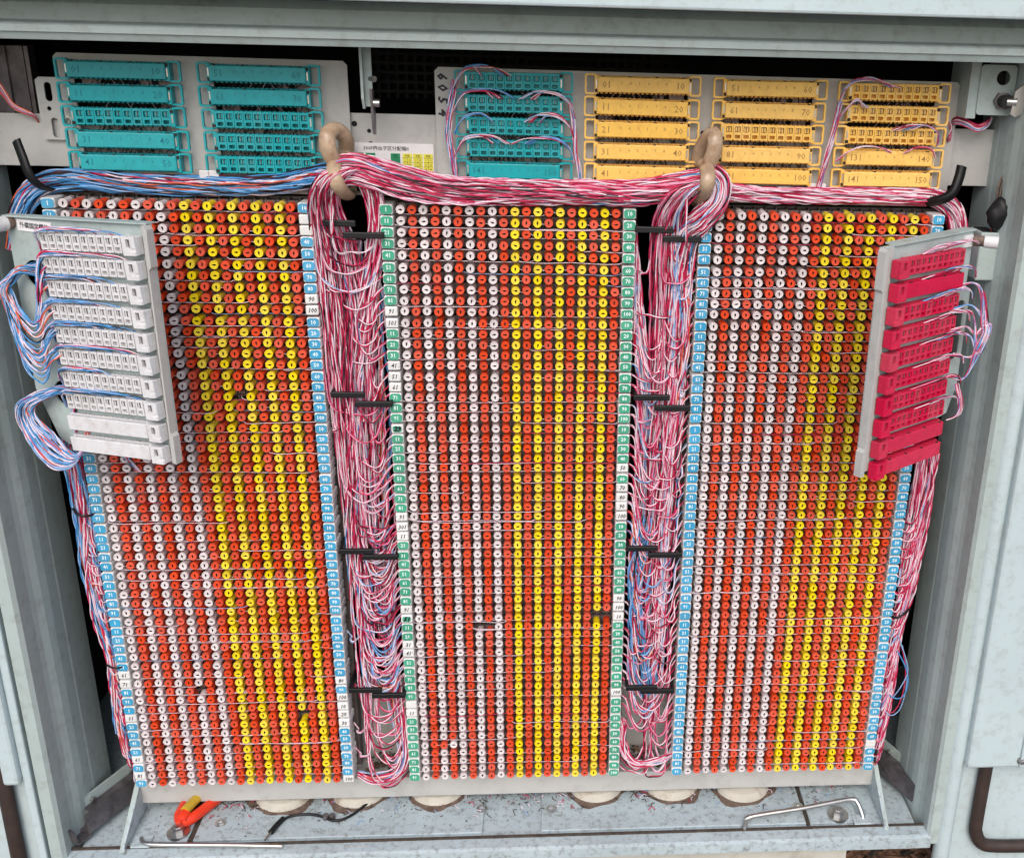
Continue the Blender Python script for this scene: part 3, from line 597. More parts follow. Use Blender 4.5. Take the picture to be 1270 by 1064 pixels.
# ------------------------------------------------------------------ hinged brackets
def bracket(name, p_near, p_far, zt, zb, roll, label, flip):
    """a sheet standing out from the cabinet; local x runs from the hinge side to the free side or back, z up"""
    a, b = np.array(p_near, float), np.array(p_far, float); L = np.linalg.norm(b-a)
    left, right = (b, a) if a[0] > b[0] else (a, b)
    yaw = math.atan2(right[1]-left[1], right[0]-left[0]); c = (left+right)/2
    return thing(name, label, 'bracket', (c[0], c[1], (zt+zb)/2), (0, roll, yaw)), L, yaw, c
# white one, on the left
wb, L, yawW, cW = bracket('hinged_bracket', (-336, -110.5), (-501, -39), 0, -240, 0, 'grey hinged bracket swung out at left carrying ten white connectors', 1)
h = 120; HL = L/2; TW = math.radians(-3.4)
mb = flat([[(-HL, -70), (-HL, h-10), (-HL+3, h-8), (HL, h), (HL, -h), (HL-40, -h), (-HL+34, -h-8), (-HL+22, -h-2)], circ(-HL+27, h-64, 14, 24), circ(-HL+39, -h+50, 14, 24), ], 2.2, 'paint', y=8.6); mb.build('bracket_plate', wb)
mb = MB(); mb.prism([(HL-2, -h-2), (HL-2, h), (HL, h-1), (HL+3, h-4), (HL+3, h-40), (HL, h-43), (HL, -h+30), (HL+3, -h+27), (HL+3, -h-3)], 0, 8.8, 'plate', 'y'); mb.box(HL-9, HL-1.8, 6, 8.4, -h-1, h-1, 'plate'); mb.build('free_edge', wb)
mb = MB(); mb.prism([(-HL, h-8), (HL, h), (HL, h+1.6), (-HL, h-6.4)], 4, 15, 'paint', 'y'); mb.build('top_flange', wb)
mb = flat([rrect(-HL+14, -HL+58, h-21, h-9.5, .3, 1)], .5, 'paper', y=7.8); add_text(mb, '外缆固定模块', 6.2, -HL+36, 7.6, h-15.5, 'ink', th=.1, sx=1.0); mb.build('printed_label', wb)
mb = MB(); mb.cyl((-HL+6, 12, h-14), (-HL+6, 2, h-14), 6.5, 'rust', n=18); mb.cyl((-HL+5, 2, h-14), (-HL+4, -14, h-14), 7.5, 'white_pl', n=18); bolt(mb, -HL+9, 12, h-38, 2.6, 1.2, 'y'); bolt(mb, -HL+6, 12, h-50, 2.6, 1.2, 'y'); mb.build('thumb_screw', wb)
WM = Matrix.Translation(Vector((cW[0], cW[1], -120))) @ Matrix.Rotation(yawW, 4, 'Z')
wz = [h-24-j*23.75 for j in range(10)]
nth = ['topmost', 'second', 'third', 'fourth', 'fifth', 'sixth', 'seventh', 'eighth', 'ninth', 'lowest']
for j in range(10):
    op = j < 8; p = WM @ Vector((HL-78.5, 0, wz[j]))
    lab = f'white connector strip with open contacts, {nth[j]} on the left bracket' if op else f'covered plain white connector strip, {"the lowest" if j == 9 else "second lowest"} on the left bracket'
    o = strip(lab, 'white_pl', p[:], (0, TW, yawW), op, None, 53.5, 'block', (1,), 'white connector strips'); o.scale = (1, .6, 1)
# red one, on the right
rb, L2, yawR, cR = bracket('hinged_bracket', (364, -158), (488, -71), 0, -238, 0, 'grey hinged bracket swung out at right carrying ten red connectors', -1)
H2 = L2/2; h = 118
mb = flat([[(-H2, -h), (-H2, h), (H2, h+2), (H2, h-58), (H2+9, h-62), (H2+9, -h+66), (H2-4, -h+36), (-H2+60, -h+22), (-H2+20, -h)], rrect(H2-14, H2+4, -20, h-72, 8)], 2.2, 'paint', y=8.6); mb.build('bracket_plate', rb)
mb = MB(); mb.prism([(-H2+2, -h), (-H2+2, h), (-H2-1, h), (-H2-4, h-3), (-H2-4, h-40), (-H2-1, h-43), (-H2-1, -h+30), (-H2-4, -h+27), (-H2-4, -h)], 0, 8.8, 'plate', 'y'); mb.box(-H2+1, -H2+16, 6, 8.4, -h+1, h-1, 'plate'); mb.build('free_edge', rb)
mb = MB(); mb.prism([(-H2+20, h-.4), (H2, h+2.2), (H2, h+3.8), (-H2+20, h+1.2)], 6, 20, 'paint', 'y'); mb.build('top_flange', rb)
mb = MB(); mb.cyl((H2-2, 6, h-8), (H2+4, -3, h-8), 5.5, 'rust', n=18); mb.cyl((H2+4, -3, h-8), (H2+11, -15, h-8), 6.5, 'white_pl', n=18); mb.box(H2-16, H2-3, 6, 8.4, h-14, h-2, 'paper'); bolt(mb, H2-4, 12, h-40, 2.8, 1.2, 'y'); bolt(mb, H2-6, 12, -h+62, 2.8, 1.2, 'y'); mb.build('thumb_screw', rb)
RM = Matrix.Translation(Vector((cR[0], cR[1], -119))) @ Matrix.Rotation(yawR, 4, 'Z')
for j in range(10):
    op = j not in (1, 8, 9); p = RM @ Vector((5, 0, h-21.5-j*23.55))
    lab = f'crimson connector strip with open contacts, {nth[j]} on the right bracket' if op else f'covered smooth crimson connector strip, {nth[j]} on the right bracket'
    o = strip(lab, 'pink_pl', p[:], (0, 0, yawR), op, None, 49., 'block', (-1,), 'crimson connector strips'); o.scale = (1, .6, 1)
# ------------------------------------------------------------------ cable rings
def hoop(pts, ru, rv, name, parent, ref=(0, 1, .01)):
    mb = MB(); mb.tube(smooth(pts, 3), ru, 'ring', rv, n=14, ref=ref); return mb.build(name, parent)
r1 = thing('cable_ring', 'cream nylon cable ring left of the wiring chart, looped round pink wires', 'cable ring', tuple(at(425, 200, 20)), None, 'cream cable rings')
inv = lambda root, o: setattr(o, 'location', (-root.location)) or o
def P_(l): return [at(*q) for q in l]
inv(r1, hoop(P_([(430, 186, 26), (428, 172, 14), (418, 162, 2), (407, 166, -8), (406, 180, -12), (410, 193, -10), (417, 204, -2), (424, 212, 14)]), 8.5, 5, 'upper_loop', r1))
inv(r1, hoop(P_([(422, 190, 24), (417, 198, 0), (414, 210, -18), (417, 226, -24), (424, 237, -14), (432, 243, 8), (434, 236, 24)]), 8.0, 5, 'lower_loop', r1))
mb = MB(); c = at(431, 190, 24); bolt(mb, c[0], c[1], c[2], 5, 3, 'y', 'ring'); inv(r1, mb.build('ring_bolt', r1))
r2 = thing('cable_ring', 'cream nylon cable ring in front of the yellow strips, looped round pink wires', 'cable ring', tuple(at(878, 200, 20)), None, 'cream cable rings')
inv(r2, hoop(P_([(866, 206, 26), (868, 190, 20), (876, 174, 8), (884, 166, -6), (887, 178, -12), (884, 192, -10), (879, 204, -4), (874, 212, 14)]), 8.2, 5, 'upper_loop', r2))
inv(r2, hoop(P_([(868, 206, 24), (874, 206, 0), (878, 214, -18), (877, 228, -24), (872, 240, -14), (866, 250, 8), (862, 246, 22)]), 8.0, 5, 'lower_loop', r2))
mb = MB(); c = at(868, 206, 26); bolt(mb, c[0], c[1], c[2], 5, 3, 'y', 'ring'); inv(r2, mb.build('ring_bolt', r2))
# ------------------------------------------------------------------ wire bundles
def ctl(l): return [(*at(px, py, Y), a, b) for px, py, Y, a, b in l]
w = Wires(); bundle(w, ctl([(20, 310, 22, 8, 7), (26, 262, 20, 10, 7), (46, 232, 20, 11, 7), (90, 222, 21, 10, 7), (160, 228, 21, 8.5, 7), (250, 231, 21, 8.5, 7), (340, 229, 18, 8.5, 7), (396, 218, 6, 9, 8), (424, 214, -6, 9, 8)]), 54, 'dusk')
tag(w.build('wire_bundle'), 'blue, red and white wire bundle running below the left teal connectors', 'wire bundle')
w = Wires(); bundle(w, ctl([(418, 214, -10, 12, 9), (440, 210, -6, 13, 10), (500, 226, 0, 13, 10), (560, 237, 2, 11.5, 10), (640, 239, 4, 11, 10), (720, 239, 4, 11, 10), (790, 240, 0, 11.5, 10), (840, 233, -4, 12, 10), (874, 226, -8, 11, 9)]), 92, 'red')
tag(w.build('wire_bundle'), 'thick pink red and white wire bundle spanning above the middle column', 'wire bundle')
w = Wires(); bundle(w, ctl([(872, 230, -4, 9, 8), (900, 238, 6, 9, 8), (960, 241, 14, 8, 8), (1040, 242, 18, 8, 8), (1110, 243, 18, 8, 8), (1160, 246, 18, 8, 8), (1182, 262, 16, 9, 8), (1189, 290, 18, 8, 8), (1186, 320, 20, 8, 8)]), 62, 'red')
tag(w.build('wire_bundle'), 'red and white wire bundle running below the right yellow connectors', 'wire bundle')
def aisle(name, label, trunk, xl, xr, n_r, n_l, mix, feed, low):
    """wires come down a trunk and leave it row by row: hanging loops to the right markers, short ones to the left"""
    w = Wires(); C = smooth(ctl(trunk), 3.); zz = C[:, 2]; P, A, B = C[:, :3], C[:, 3], C[:, 4]
    def run(i, x_end, side):
        z = rowz(i); up = rng.uniform(28, 60) if side != 0 else rng.uniform(14, 30)
        k = int(np.argmin(np.abs(zz-(z+up)))); k = max(k, 6)
        rho, th = math.sqrt(rng.random()), rng.uniform(0, 6.283); u0, v0 = rho*math.cos(th), rho*math.sin(th)
        s = np.arange(k)/len(P); a1, p1, f1 = rng.normal(0, .4), rng.uniform(0, 6.28), rng.uniform(4, 11); a2, p2, f2 = rng.normal(0, .3), rng.uniform(0, 6.28), rng.uniform(4, 11)
        dev = np.clip(u0+a1*np.sin(f1*s+p1), -1.1, 1.1); dv = np.clip(v0+a2*np.sin(f2*s+p2), -1.05, 1.05)
        pts = P[:k]+np.stack([-A[:k]*dev, B[:k]*dv, 0*dev], 1); pts = pts[::3]
        e = pts[-1]; xm = x_end; sg = np.sign(xm-e[0]) or 1
        dip = min(rng.uniform(10, 42), max(3, z+742)) if side else rng.uniform(1, 4); f = rng.uniform(.3, .5)
        tail = [(e[0]+(xm-e[0])*f*.2, e[1]-rng.uniform(0, 6), z-dip*.35), (e[0]+(xm-e[0])*f, rng.uniform(-6, 6), z-dip), (e[0]+(xm-e[0])*(f+.3), rng.uniform(-6, 8), z-dip*.82), (xm-sg*6, rng.uniform(4, 10), z-dip*.25-1), (xm+sg*2, 16, z)]
        w.rnd(np.vstack([pts, tail]), mix, step=3.2)
    for i in range(1, 60):
        for q in range(1 if i < 24 or i > 47 else n_r): run(i, xr, 1)
        if rng.random() < n_l: run(i, xl, 0)
    for a in feed: bundle(w, ctl(a[0]), a[1], a[2] if len(a) > 2 else mix)
    for a in low: bundle(w, ctl(a[0]), a[1], a[2] if len(a) > 2 else 'blue', wander=.6)
    tag(w.build(name), label, 'wire bundle')
aisle('wire_bundle', 'red and white wires cascading between the left and middle peg columns',
      [(436, 208, -10, 10, 8), (416, 216, -18, 13, 9), (403, 236, -14, 13, 10), (404, 262, 2, 15, 11), (414, 300, 10, 20, 11), (425, 380, 12, 24, 12), (432, 470, 12, 23, 12), (440, 560, 12, 20, 12), (446, 650, 12, 17, 11), (450, 740, 12, 14, 10), (453, 830, 12, 10, 9), (455, 900, 12, 7, 8), (456, 975, 12, 5, 6)],
      -202, -138, 2, .15, 'red',
      [([(440, 214, -4, 10, 8), (456, 226, 2, 10, 8), (466, 256, 8, 9, 9), (466, 300, 12, 8, 9), (458, 360, 14, 10, 9), (452, 440, 14, 12, 9), (456, 520, 14, 12, 8)], 34),
       ([(455, 300, 22, 14, 6), (462, 400, 22, 16, 6), (468, 500, 24, 18, 6), (470, 600, 24, 16, 6), (474, 700, 24, 14, 6), (478, 800, 24, 10, 5)], 20, 'mix')],
      [([(468, 700, 20, 8, 5), (482, 790, 18, 8, 5), (490, 870, 12, 8, 5), (500, 930, 4, 6, 4), (492, 958, -2, 6, 4), (466, 966, 2, 6, 4), (444, 960, 14, 3, 3)], 14, 'mix')])
aisle('wire_bundle', 'red and white wires cascading between the middle and right peg columns',
      [(874, 224, -12, 9, 8), (850, 236, -16, 13, 9), (832, 262, -6, 13, 10), (826, 300, 8, 15, 11), (826, 380, 12, 16, 12), (824, 470, 12, 16, 12), (818, 560, 12, 15, 12), (812, 650, 12, 13, 11), (808, 740, 12, 12, 10), (806, 830, 12, 10, 9), (804, 900, 12, 7, 8), (802, 960, 12, 5, 6)],
      138, 203, 1, .35, 'red',
      [([(880, 214, -10, 9, 8), (892, 226, -8, 10, 8), (890, 250, -10, 10, 8), (868, 276, -8, 11, 9), (848, 300, 4, 12, 9), (842, 380, 10, 12, 9), (838, 470, 10, 11, 9), (832, 560, 10, 9, 9), (824, 680, 12, 8, 8), (820, 800, 12, 6, 8)], 52, 'red'),
       ([(842, 330, 6, 7, 6), (846, 420, 8, 9, 6), (838, 500, 8, 8, 6), (830, 590, 10, 8, 6)], 14, 'mix'),
       ([(786, 290, 16, 3, 4), (790, 360, 16, 5, 5), (796, 440, 16, 8, 6), (800, 520, 16, 10, 6), (798, 640, 20, 14, 6), (796, 760, 20, 12, 6), (798, 860, 20, 9, 5)], 26, 'mix')],
      [([(800, 640, 8, 10, 6), (786, 720, 4, 8, 6), (790, 800, 4, 9, 6), (800, 860, 4, 9, 6)], 12, 'blue'),
       ([(772, 890, 14, 4, 4), (772, 925, 4, 5, 4), (788, 945, -2, 5, 4), (815, 942, -2, 6, 4), (838, 932, 14, 3, 3)], 14, 'red')])
# hanging loops from the middle column's right side in the right aisle
w = Wires()
for i in range(8, 58):
    for q in range(2 if 24 < i < 49 else int(rng.integers(0, 2)) if i > 48 else 1):
        z = rowz(i); d_ = rng.uniform(22, 90); xa, xb = 138, rng.uniform(166, 196); d_ = min(d_, z+740)
        w.rnd([(xa-3, 16, z), (xa+4, 10, z-3), (xa+8, 5, z-d_*.4), (xa+(xb-xa)*.4, rng.uniform(-6, 4), z-d_*.92), (xa+(xb-xa)*.68, rng.uniform(-6, 6), z-d_), (xb-2, 8, z-d_*.65), (xb+rng.normal(0, 3), 14, z+10), (xb+rng.normal(0, 3), 16, z+60)], 'red' if q == 0 else 'mix', step=3.2)
tag(w.build('wire_loops'), 'drooping wire loops leaving the right side of the green marked column', 'wire loops')
w = Wires()
for i in range(30, 58):
    for q in range(2 if i < 47 else int(rng.integers(0, 2))):
        z = rowz(i); d_ = rng.uniform(14, 44); xa = rng.uniform(-190, -172); xb = -138
        w.rnd([(xa, 14, z+70), (xa+2, 8, z+10), (xa+7, rng.uniform(-4, 4), z-d_*.6), (xa+17, rng.uniform(-6, 4), z-d_), (xb-11, rng.uniform(-8, 4), z-d_*.75), (xb-4, 8, z-d_*.2-1), (xb+3, 16, z)], 'red' if q == 0 else 'mix', step=3.2)
tag(w.build('wire_loops'), 'drooping wire loops entering the left side of the green marked column', 'wire loops')
def side_bundle(label, trunk, xe, mix, n, rows):
    w = Wires(); C = smooth(ctl(trunk), 3.); P, A, B = C[:, :3], C[:, 3], C[:, 4]; zz = P[:, 2]
    for q in range(n):
        i = int(rng.integers(*rows)); z = rowz(i); k = max(5, int(np.argmin(np.abs(zz-(z+rng.uniform(15, 45))))))
        rho, th = math.sqrt(rng.random()), rng.uniform(0, 6.28); s = np.arange(k)/len(P); u = np.clip(rho*math.cos(th)+rng.normal(0, .4)*np.sin(rng.uniform(5, 12)*s+th), -1.1, 1.1)
        pts = (P[:k]+np.stack([A[:k]*u, B[:k]*rho*math.sin(th)+0*u, 0*u], 1))[::3]; e = pts[-1]
        w.rnd(np.vstack([pts, [(e[0]+(xe-e[0])*.4, 6, z+4), (e[0]+(xe-e[0])*.8, 8, z-2), (xe, 16, z)]]), mix, step=3.2)
    bundle(w, ctl(trunk), n//5, mix, t1=lambda: rng.uniform(.8, 1))
    return tag(w.build('wire_bundle'), label, 'wire bundle')
side_bundle('red and white wires hanging down the outer left edge of the peg columns', [(84, 545, 0, 9, 8), (96, 600, 8, 9, 8), (106, 650, 12, 10, 8), (112, 700, 14, 10, 8), (124, 750, 14, 9, 8), (140, 812, 14, 5, 6), (144, 850, 12, 6, 7), (150, 900, 12, 7, 7), (166, 955, 14, 5, 6)], -478, 'mix', 64, (30, 60))
side_bundle('red and white wires hanging down the outer right edge of the peg columns', [(1150, 560, 16, 12, 8), (1144, 610, 16, 12, 8), (1134, 670, 14, 12, 8), (1124, 730, 14, 10, 8), (1112, 780, 14, 8, 7), (1104, 830, 14, 8, 7), (1096, 890, 14, 6, 6), (1088, 945, 14, 4, 5)], 476, 'red', 70, (30, 60))
for pts in ([(104, 628, 2), (92, 636, -2), (98, 640, -6), (118, 642, 2)], [(140, 812, 2), (134, 822, -4), (146, 828, -6), (158, 824, 4)], [(1104, 763, 4), (1110, 768, -6), (1122, 760, -4), (1120, 752, 4)]): pass
mb = MB(); mb.tube(smooth(P_([(90, 630, 4), (97, 638, -4), (108, 640, -4), (122, 636, 6)]), 3), 1.6, 'black', n=6); tag(mb.build('cable_tie'), 'black cable tie round the left edge wires, upper', 'cable tie')
mb = MB(); mb.tube(smooth(P_([(132, 824, 4), (140, 828, -3), (148, 828, -3), (156, 824, 6)]), 3), 1.2, 'black', n=6); tag(mb.build('cable_tie'), 'thin dark cable tie round the left edge wires, lower', 'cable tie')
mb = MB(); mb.tube(smooth(P_([(1104, 764, 4), (1112, 766, -3), (1120, 762, -3), (1128, 755, 6)]), 3), 1.6, 'black', n=6); tag(mb.build('cable_tie'), 'black cable tie round the right edge wires', 'cable tie')
w = Wires()
w.single(P_([(1112, 806, 10), (1120, 820, 8), (1126, 838, 6), (1124, 856, 4), (1116, 866, 4), (1106, 864, 8), (1100, 858, 12)]), 'w_blue', .9); w.single(P_([(1118, 800, 10), (1123, 830, 8), (1120, 858, 4), (1112, 878, 4), (1104, 884, 4), (1098, 878, 10)]), 'w_red', .7); w.single(P_([(1119, 800, 10), (1125, 832, 8), (1122, 862, 4), (1114, 882, 4), (1104, 887, 4), (1097, 880, 10)]), 'w_pale', .7); w.single(P_([(1110, 780, 10), (1118, 800, 8), (1126, 830, 6), (1118, 850, 6), (1108, 864, 8)]), 'w_pale', .8)
tag(w.build('loose_wire'), 'loose blue wire loop hanging from the right edge bundle', 'wire')
# white bracket wires
w = Wires(); T = lambda x, y, z: np.array(WM @ Vector((x, y, z)))
h = 120; hx, hz = -HL+27, h-64
for q in range(34):
    ex = HL-132.6+rng.normal(0, 1.5); ez = wz[int(rng.integers(1, 6))]+rng.uniform(-6, 10); s_ = rng.uniform(.45, 1.1); bz = min(hz-40, ez-rng.uniform(12, 28))
    w.rnd([T(hx+rng.normal(0, 5), 22, hz+rng.normal(0, 6)), T(hx-8, 4-rng.uniform(0, 8), hz+rng.uniform(2, 9)), T(hx-12-15*s_, -4-rng.uniform(0, 8), hz-12), T(hx-12-17*s_, -6, (hz+bz)/2+6), T(hx-6-12*s_, -7, bz+8), T(hx+4-3*s_, -8, bz-6), T(ex-8, -8, bz-1), T(ex-3, -7, (bz+ez)/2), T(ex+1, -4, ez-3), T(ex+6, 4, ez+3)], 'blue', step=3.)
hx, hz = -HL+39, -h+50
for q in range(38):
    s = rng.uniform(.4, 1.1)
    w.rnd([T(hx+rng.normal(0, 5), 22, hz+rng.normal(0, 6)), T(hx-5, 6-rng.uniform(0, 8), hz+rng.uniform(0, 8)), T(hx-12-30*s, -5-rng.uniform(0, 8), hz-12), T(hx-14-30*s, -8, hz-38*s-8), T(hx-2-10*s, -10, hz-68*s-8), T(hx+18, -4, hz-58-8*s), T(hx+24+rng.normal(0, 3), 20, hz-20+rng.normal(0, 8)), T(hx+26, 28, hz+16)], 'blue', step=3.)
for q in range(12):
    x = HL-131.6+rng.normal(0, 2); w.rnd([T(x+4, 6, wz[8]+rng.uniform(-4, 60)), T(x-2, 10, wz[9]), T(x+6, 40, -h-14), T(x+12+rng.normal(0, 2), 70, -h-60)], 'mix', step=3.)
wo = tag(w.build('wire_bundle'), 'blue and red wires looping out of two holes in the left bracket', 'wire bundle')
w = Wires()
for j in range(8):
    for q in range(7 if j else 9):
        e = rng.uniform(20, 108); x0 = HL-131.6; z = wz[j]+11-3.2; lift = rng.uniform(1, 4.5)
        w.rnd([T(x0-4, 4, z-14-rng.uniform(0, 8)), T(x0, -3, z-5), T(x0+8, -5+rng.uniform(-2, 3), z+lift-1), T(x0+e*.5, -4+rng.uniform(-2, 4), z+lift+e*.03), T(x0+e*.85, 0, z+lift*.5+e*.05), T(x0+e, 4, z-4+e*.059)], 'blue' if j else 'mix', step=3., r=.55)
tag(w.build('wire_jumpers'), 'blue and orange wires tucked along the tops of the white connectors', 'wires')
# red bracket wires
w = Wires(); T = lambda x, y, z: np.array(RM @ Vector((x, y, z)))
h = 118; rz = [h-20.5-j*23.55 for j in range(10)]
for q in range(26):
    j = int(rng.integers(1, 4)); k = int(rng.integers(3, 7)); s = rng.uniform(.5, 1.05); x = H2-6
    w.rnd([T(x-30, 0, rz[j]-12+rng.uniform(0, 4)), T(x-4, -4, rz[j]-6), T(x+14*s, -8, rz[j]-16), T(x+30*s, -10, rz[2]-30), T(x+32*s, -12, rz[3]-14), T(x+20*s, -10, rz[4]-16*s), T(x+4, -6, rz[k]+6), T(x-10-rng.uniform(0, 14), 0, rz[k]+12)], 'mix' if rng.random() < .5 else 'red', step=3., r=.55)
for j in (1, 2, 3, 4, 5, 6, 7):
    for q in range(4):
        e = rng.uniform(24, 80); z = rz[j]+11.5
        w.rnd([T(H2-4, -4, z-12), T(H2-12, -6, z-2), T(H2-12-e*.4, -6, z+2+rng.uniform(0, 2)), T(H2-12-e*.8, -4, z), T(H2-12-e, 2, z-5)], 'red' if rng.random() < .6 else 'mix', step=3., r=.5)
for q in range(8): x = H2-10+rng.normal(0, 2); w.rnd([T(x, -2, rz[6]), T(x+8, -6, rz[7]), T(x+8, -4, rz[7]-14), T(x, 2, rz[8]+4)], 'red', step=3., r=.5)
for q in range(7): z = rz[0]+13; e = rng.uniform(50, 90); w.rnd([T(H2+2, 0, z-4), T(H2-20, -4, z+3), T(H2-e*.8, -3, z+2+rng.uniform(-1, 2)), T(H2-e-6, 2, z-4)], 'red', step=3., r=.5)
tag(w.build('wire_bundle'), 'red, white and blue wires looping beside the crimson connectors', 'wire bundle')
# jumpers on the upper plates
w = Wires(); x0 = COLX['t3']; zc = [131.3-22.8*j for j in range(5)]
for j, (lft, rgt) in enumerate(((5, 0), (4, 4), (2, 6), (4, 4))):
    for q in range(lft):
        e = rng.uniform(14, 52); w.rnd([(x0-62, 12, zc[j]-8), (x0-56, 8, zc[j]+4), (x0-48, 8, zc[j]+11+q*.7), (x0-48+e*.6, 10, zc[j]+13+q*.6), (x0-48+e, 14, zc[j]+6)], 'mix', step=3., r=.55)
    for q in range(rgt):
        e = rng.uniform(14, 50); w.rnd([(x0+63, 14, zc[j]-12), (x0+58, 8, zc[j]+2), (x0+46, 7, zc[j]+11+q*.6), (x0+46-e*.6, 9, zc[j]+13+q*.5), (x0+46-e, 14, zc[j]+6)], 'mix', step=3., r=.55)
for q in range(9): dx = rng.normal(0, 2.2); w.rnd([(x0-62+dx, 16, 132), (x0-66+dx, 12, 110), (x0-70+dx, 14, 80), (x0-66+dx, 14, 50), (x0-62+dx*.5, 18, 26)], 'mix', step=4., r=.55)
for q in range(9): dx = rng.normal(0, 1.8); w.rnd([(x0+60+dx, 20, 112), (x0+64+dx, 14, 90), (x0+66+dx, 12, 62), (x0+70+dx, 14, 45), (x0+71+dx*.5, 18, 26)], 'mix', step=4., r=.55)
tag(w.build('wire_jumpers'), 'blue and white jumper wires arching over the open teal strips', 'wires')
w = Wires(); x0 = COLX['y3']
for q in range(5): dx = rng.normal(0, .8); e = rng.uniform(40, 58); w.rnd([(x0-74+dx, 18, 26), (x0-70+dx, 14, 60), (x0-64+dx, 12, 95), (x0-62+dx, 10, 122), (x0-52, 8, 139+q*.6), (x0-30, 8, 144+q*.5), (x0-54+e, 14, 137)], 'mix', step=3., r=.55)
for q in range(6): dx = rng.normal(0, 1.6); w.rnd([(x0-76+dx*.5, 18, 26), (x0-70+dx, 14, 60), (x0-64+dx, 13, 95), (x0-60+dx, 16, 120)], 'mix', step=3., r=.55)
for q in range(3): w.rnd([(x0-60, 12, zc[1]-4), (x0-54, 8, zc[1]+6), (x0-44, 8, zc[1]+14+q), (x0-30-q*3, 12, zc[1]+7)], 'red', step=3., r=.55)
for q in range(4): w.rnd([(x0-2+q*6, 14, zc[2]+7), (x0+14+q*5, 8, zc[2]+13), (x0+36, 8, zc[2]+13), (x0+48, 7, zc[2]+5), (x0+50, 12, zc[2]-9)], 'mix', step=3., r=.55)
for q in range(2): w.rnd([(x0-60, 12, zc[3]-4), (x0-46, 8, zc[3]+8), (x0-30, 8, zc[3]+13), (x0-10, 12, zc[3]+11), (x0+4*q, 16, zc[3]+5)], 'red', step=3., r=.55)
for q in range(2): w.rnd([(x0+14+3*q, 14, zc[3]+6), (x0+26, 8, zc[3]+13), (x0+42, 8, zc[3]+12), (x0+50, 12, zc[3]+2)], 'red', step=3., r=.55)
tag(w.build('wire_jumpers'), 'red and blue jumper wires beside the far right yellow column', 'wires')
w = Wires()
for q in range(5): w.rnd(P_([(1178, 152+q, 36), (1186, 146+q*2, 24), (1200, 150+q*2, 14), (1212, 155+q*2, 10), (1224, 150+q*2, 16), (1230, 144+q, 24)]), 'red', step=3., r=.6)
for q in range(6): w.rnd(P_([(1176, 150+q, 34), (1180, 158+q, 26), (1178, 166+q*1.5, 24), (1174, 176, 34)]), 'red', step=3., r=.6)
tag(w.build('loose_wires'), 'small red wires crossing to the lock bracket at upper right', 'wires')
w = Wires()
for q in range(6): w.single(P_([(-8, 92+q*3, 30), (6, 112+q*2, 28), (16, 128+q*1.2, 26), (30, 136+q, 26), (42, 142+q*.6, 30), (48, 152, 38)]), ('w_orange', 'w_white', 'w_orange', 'w_pale', 'w_red', 'w_orange')[q], .9)
tag(w.build('loose_wires'), 'orange and white wires entering the left slot of the teal plate', 'wires')
# black taped joint at right
mb = MB(); c = at(1240, 265, -2)
bm = bmesh.new(); bmesh.ops.create_icosphere(bm, subdivisions=3, radius=1)
for v in bm.verts: n_ = v.co.copy(); k = 1+.10*math.sin(n_.x*5+n_.z*3)+.06*math.sin(n_.z*11+n_.y*4); v.co = Vector((n_.x*13*k, n_.y*11*k, n_.z*18*k))
bm.verts.index_update(); mb.add([(v.co.x+c[0], v.co.y+c[1], v.co.z+c[2]) for v in bm.verts], [[q.index for q in f.verts] for f in bm.faces], 'black', True); bm.free(); tb = mb.build('taped_joint'); tag(tb, 'black taped cable joint hanging above the small box at right', 'cable joint')
w = Wires()
for q in range(5): w.single(P_([(1236+q, 255, 0), (1238+q*2, 232, 2), (1248+q*2, 212, 6), (1264+q, 198+q, 12), (1285, 190, 20)]), ('rust', 'w_black', 'rust', 'w_black', 'rust')[q], 1.4)
for q in range(7): w.single(P_([(1232+q*2, 272, 0), (1230+q*3, 284, 2), (1228+q*3, 294, 6)]), ('w_orange', 'rust', 'w_orange', 'w_black')[q % 4], 1.2)
w.single(P_([(1252, 285, 2), (1256, 262, 4), (1264, 240, 6), (1276, 225, 8)]), 'w_orange', 1.3)
w.build('joint_wires', tb)
w = Wires(); w.single(P_([(1090, 962, 40), (1094, 985, 30), (1108, 1002, 10), (1128, 1012, 0), (1144, 1016, 0)]), 'w_red', 1.0); w.single(P_([(1090, 965, 40), (1096, 992, 26), (1112, 1006, 10), (1126, 1020, -4)]), 'w_white', 1.0); w.single(P_([(1144, 1010, 0), (1150, 985, 6), (1162, 965, 12), (1168, 930, 20), (1170, 915, 30)]), 'w_red', 1.0); w.single(P_([(1145, 1010, 0), (1152, 985, 6), (1163, 965, 12), (1168, 934, 20), (1170, 915, 30)]), 'w_white', 1.0)
tag(w.build('loose_wires'), 'red and white wires trailing over the right slide rail', 'wires')
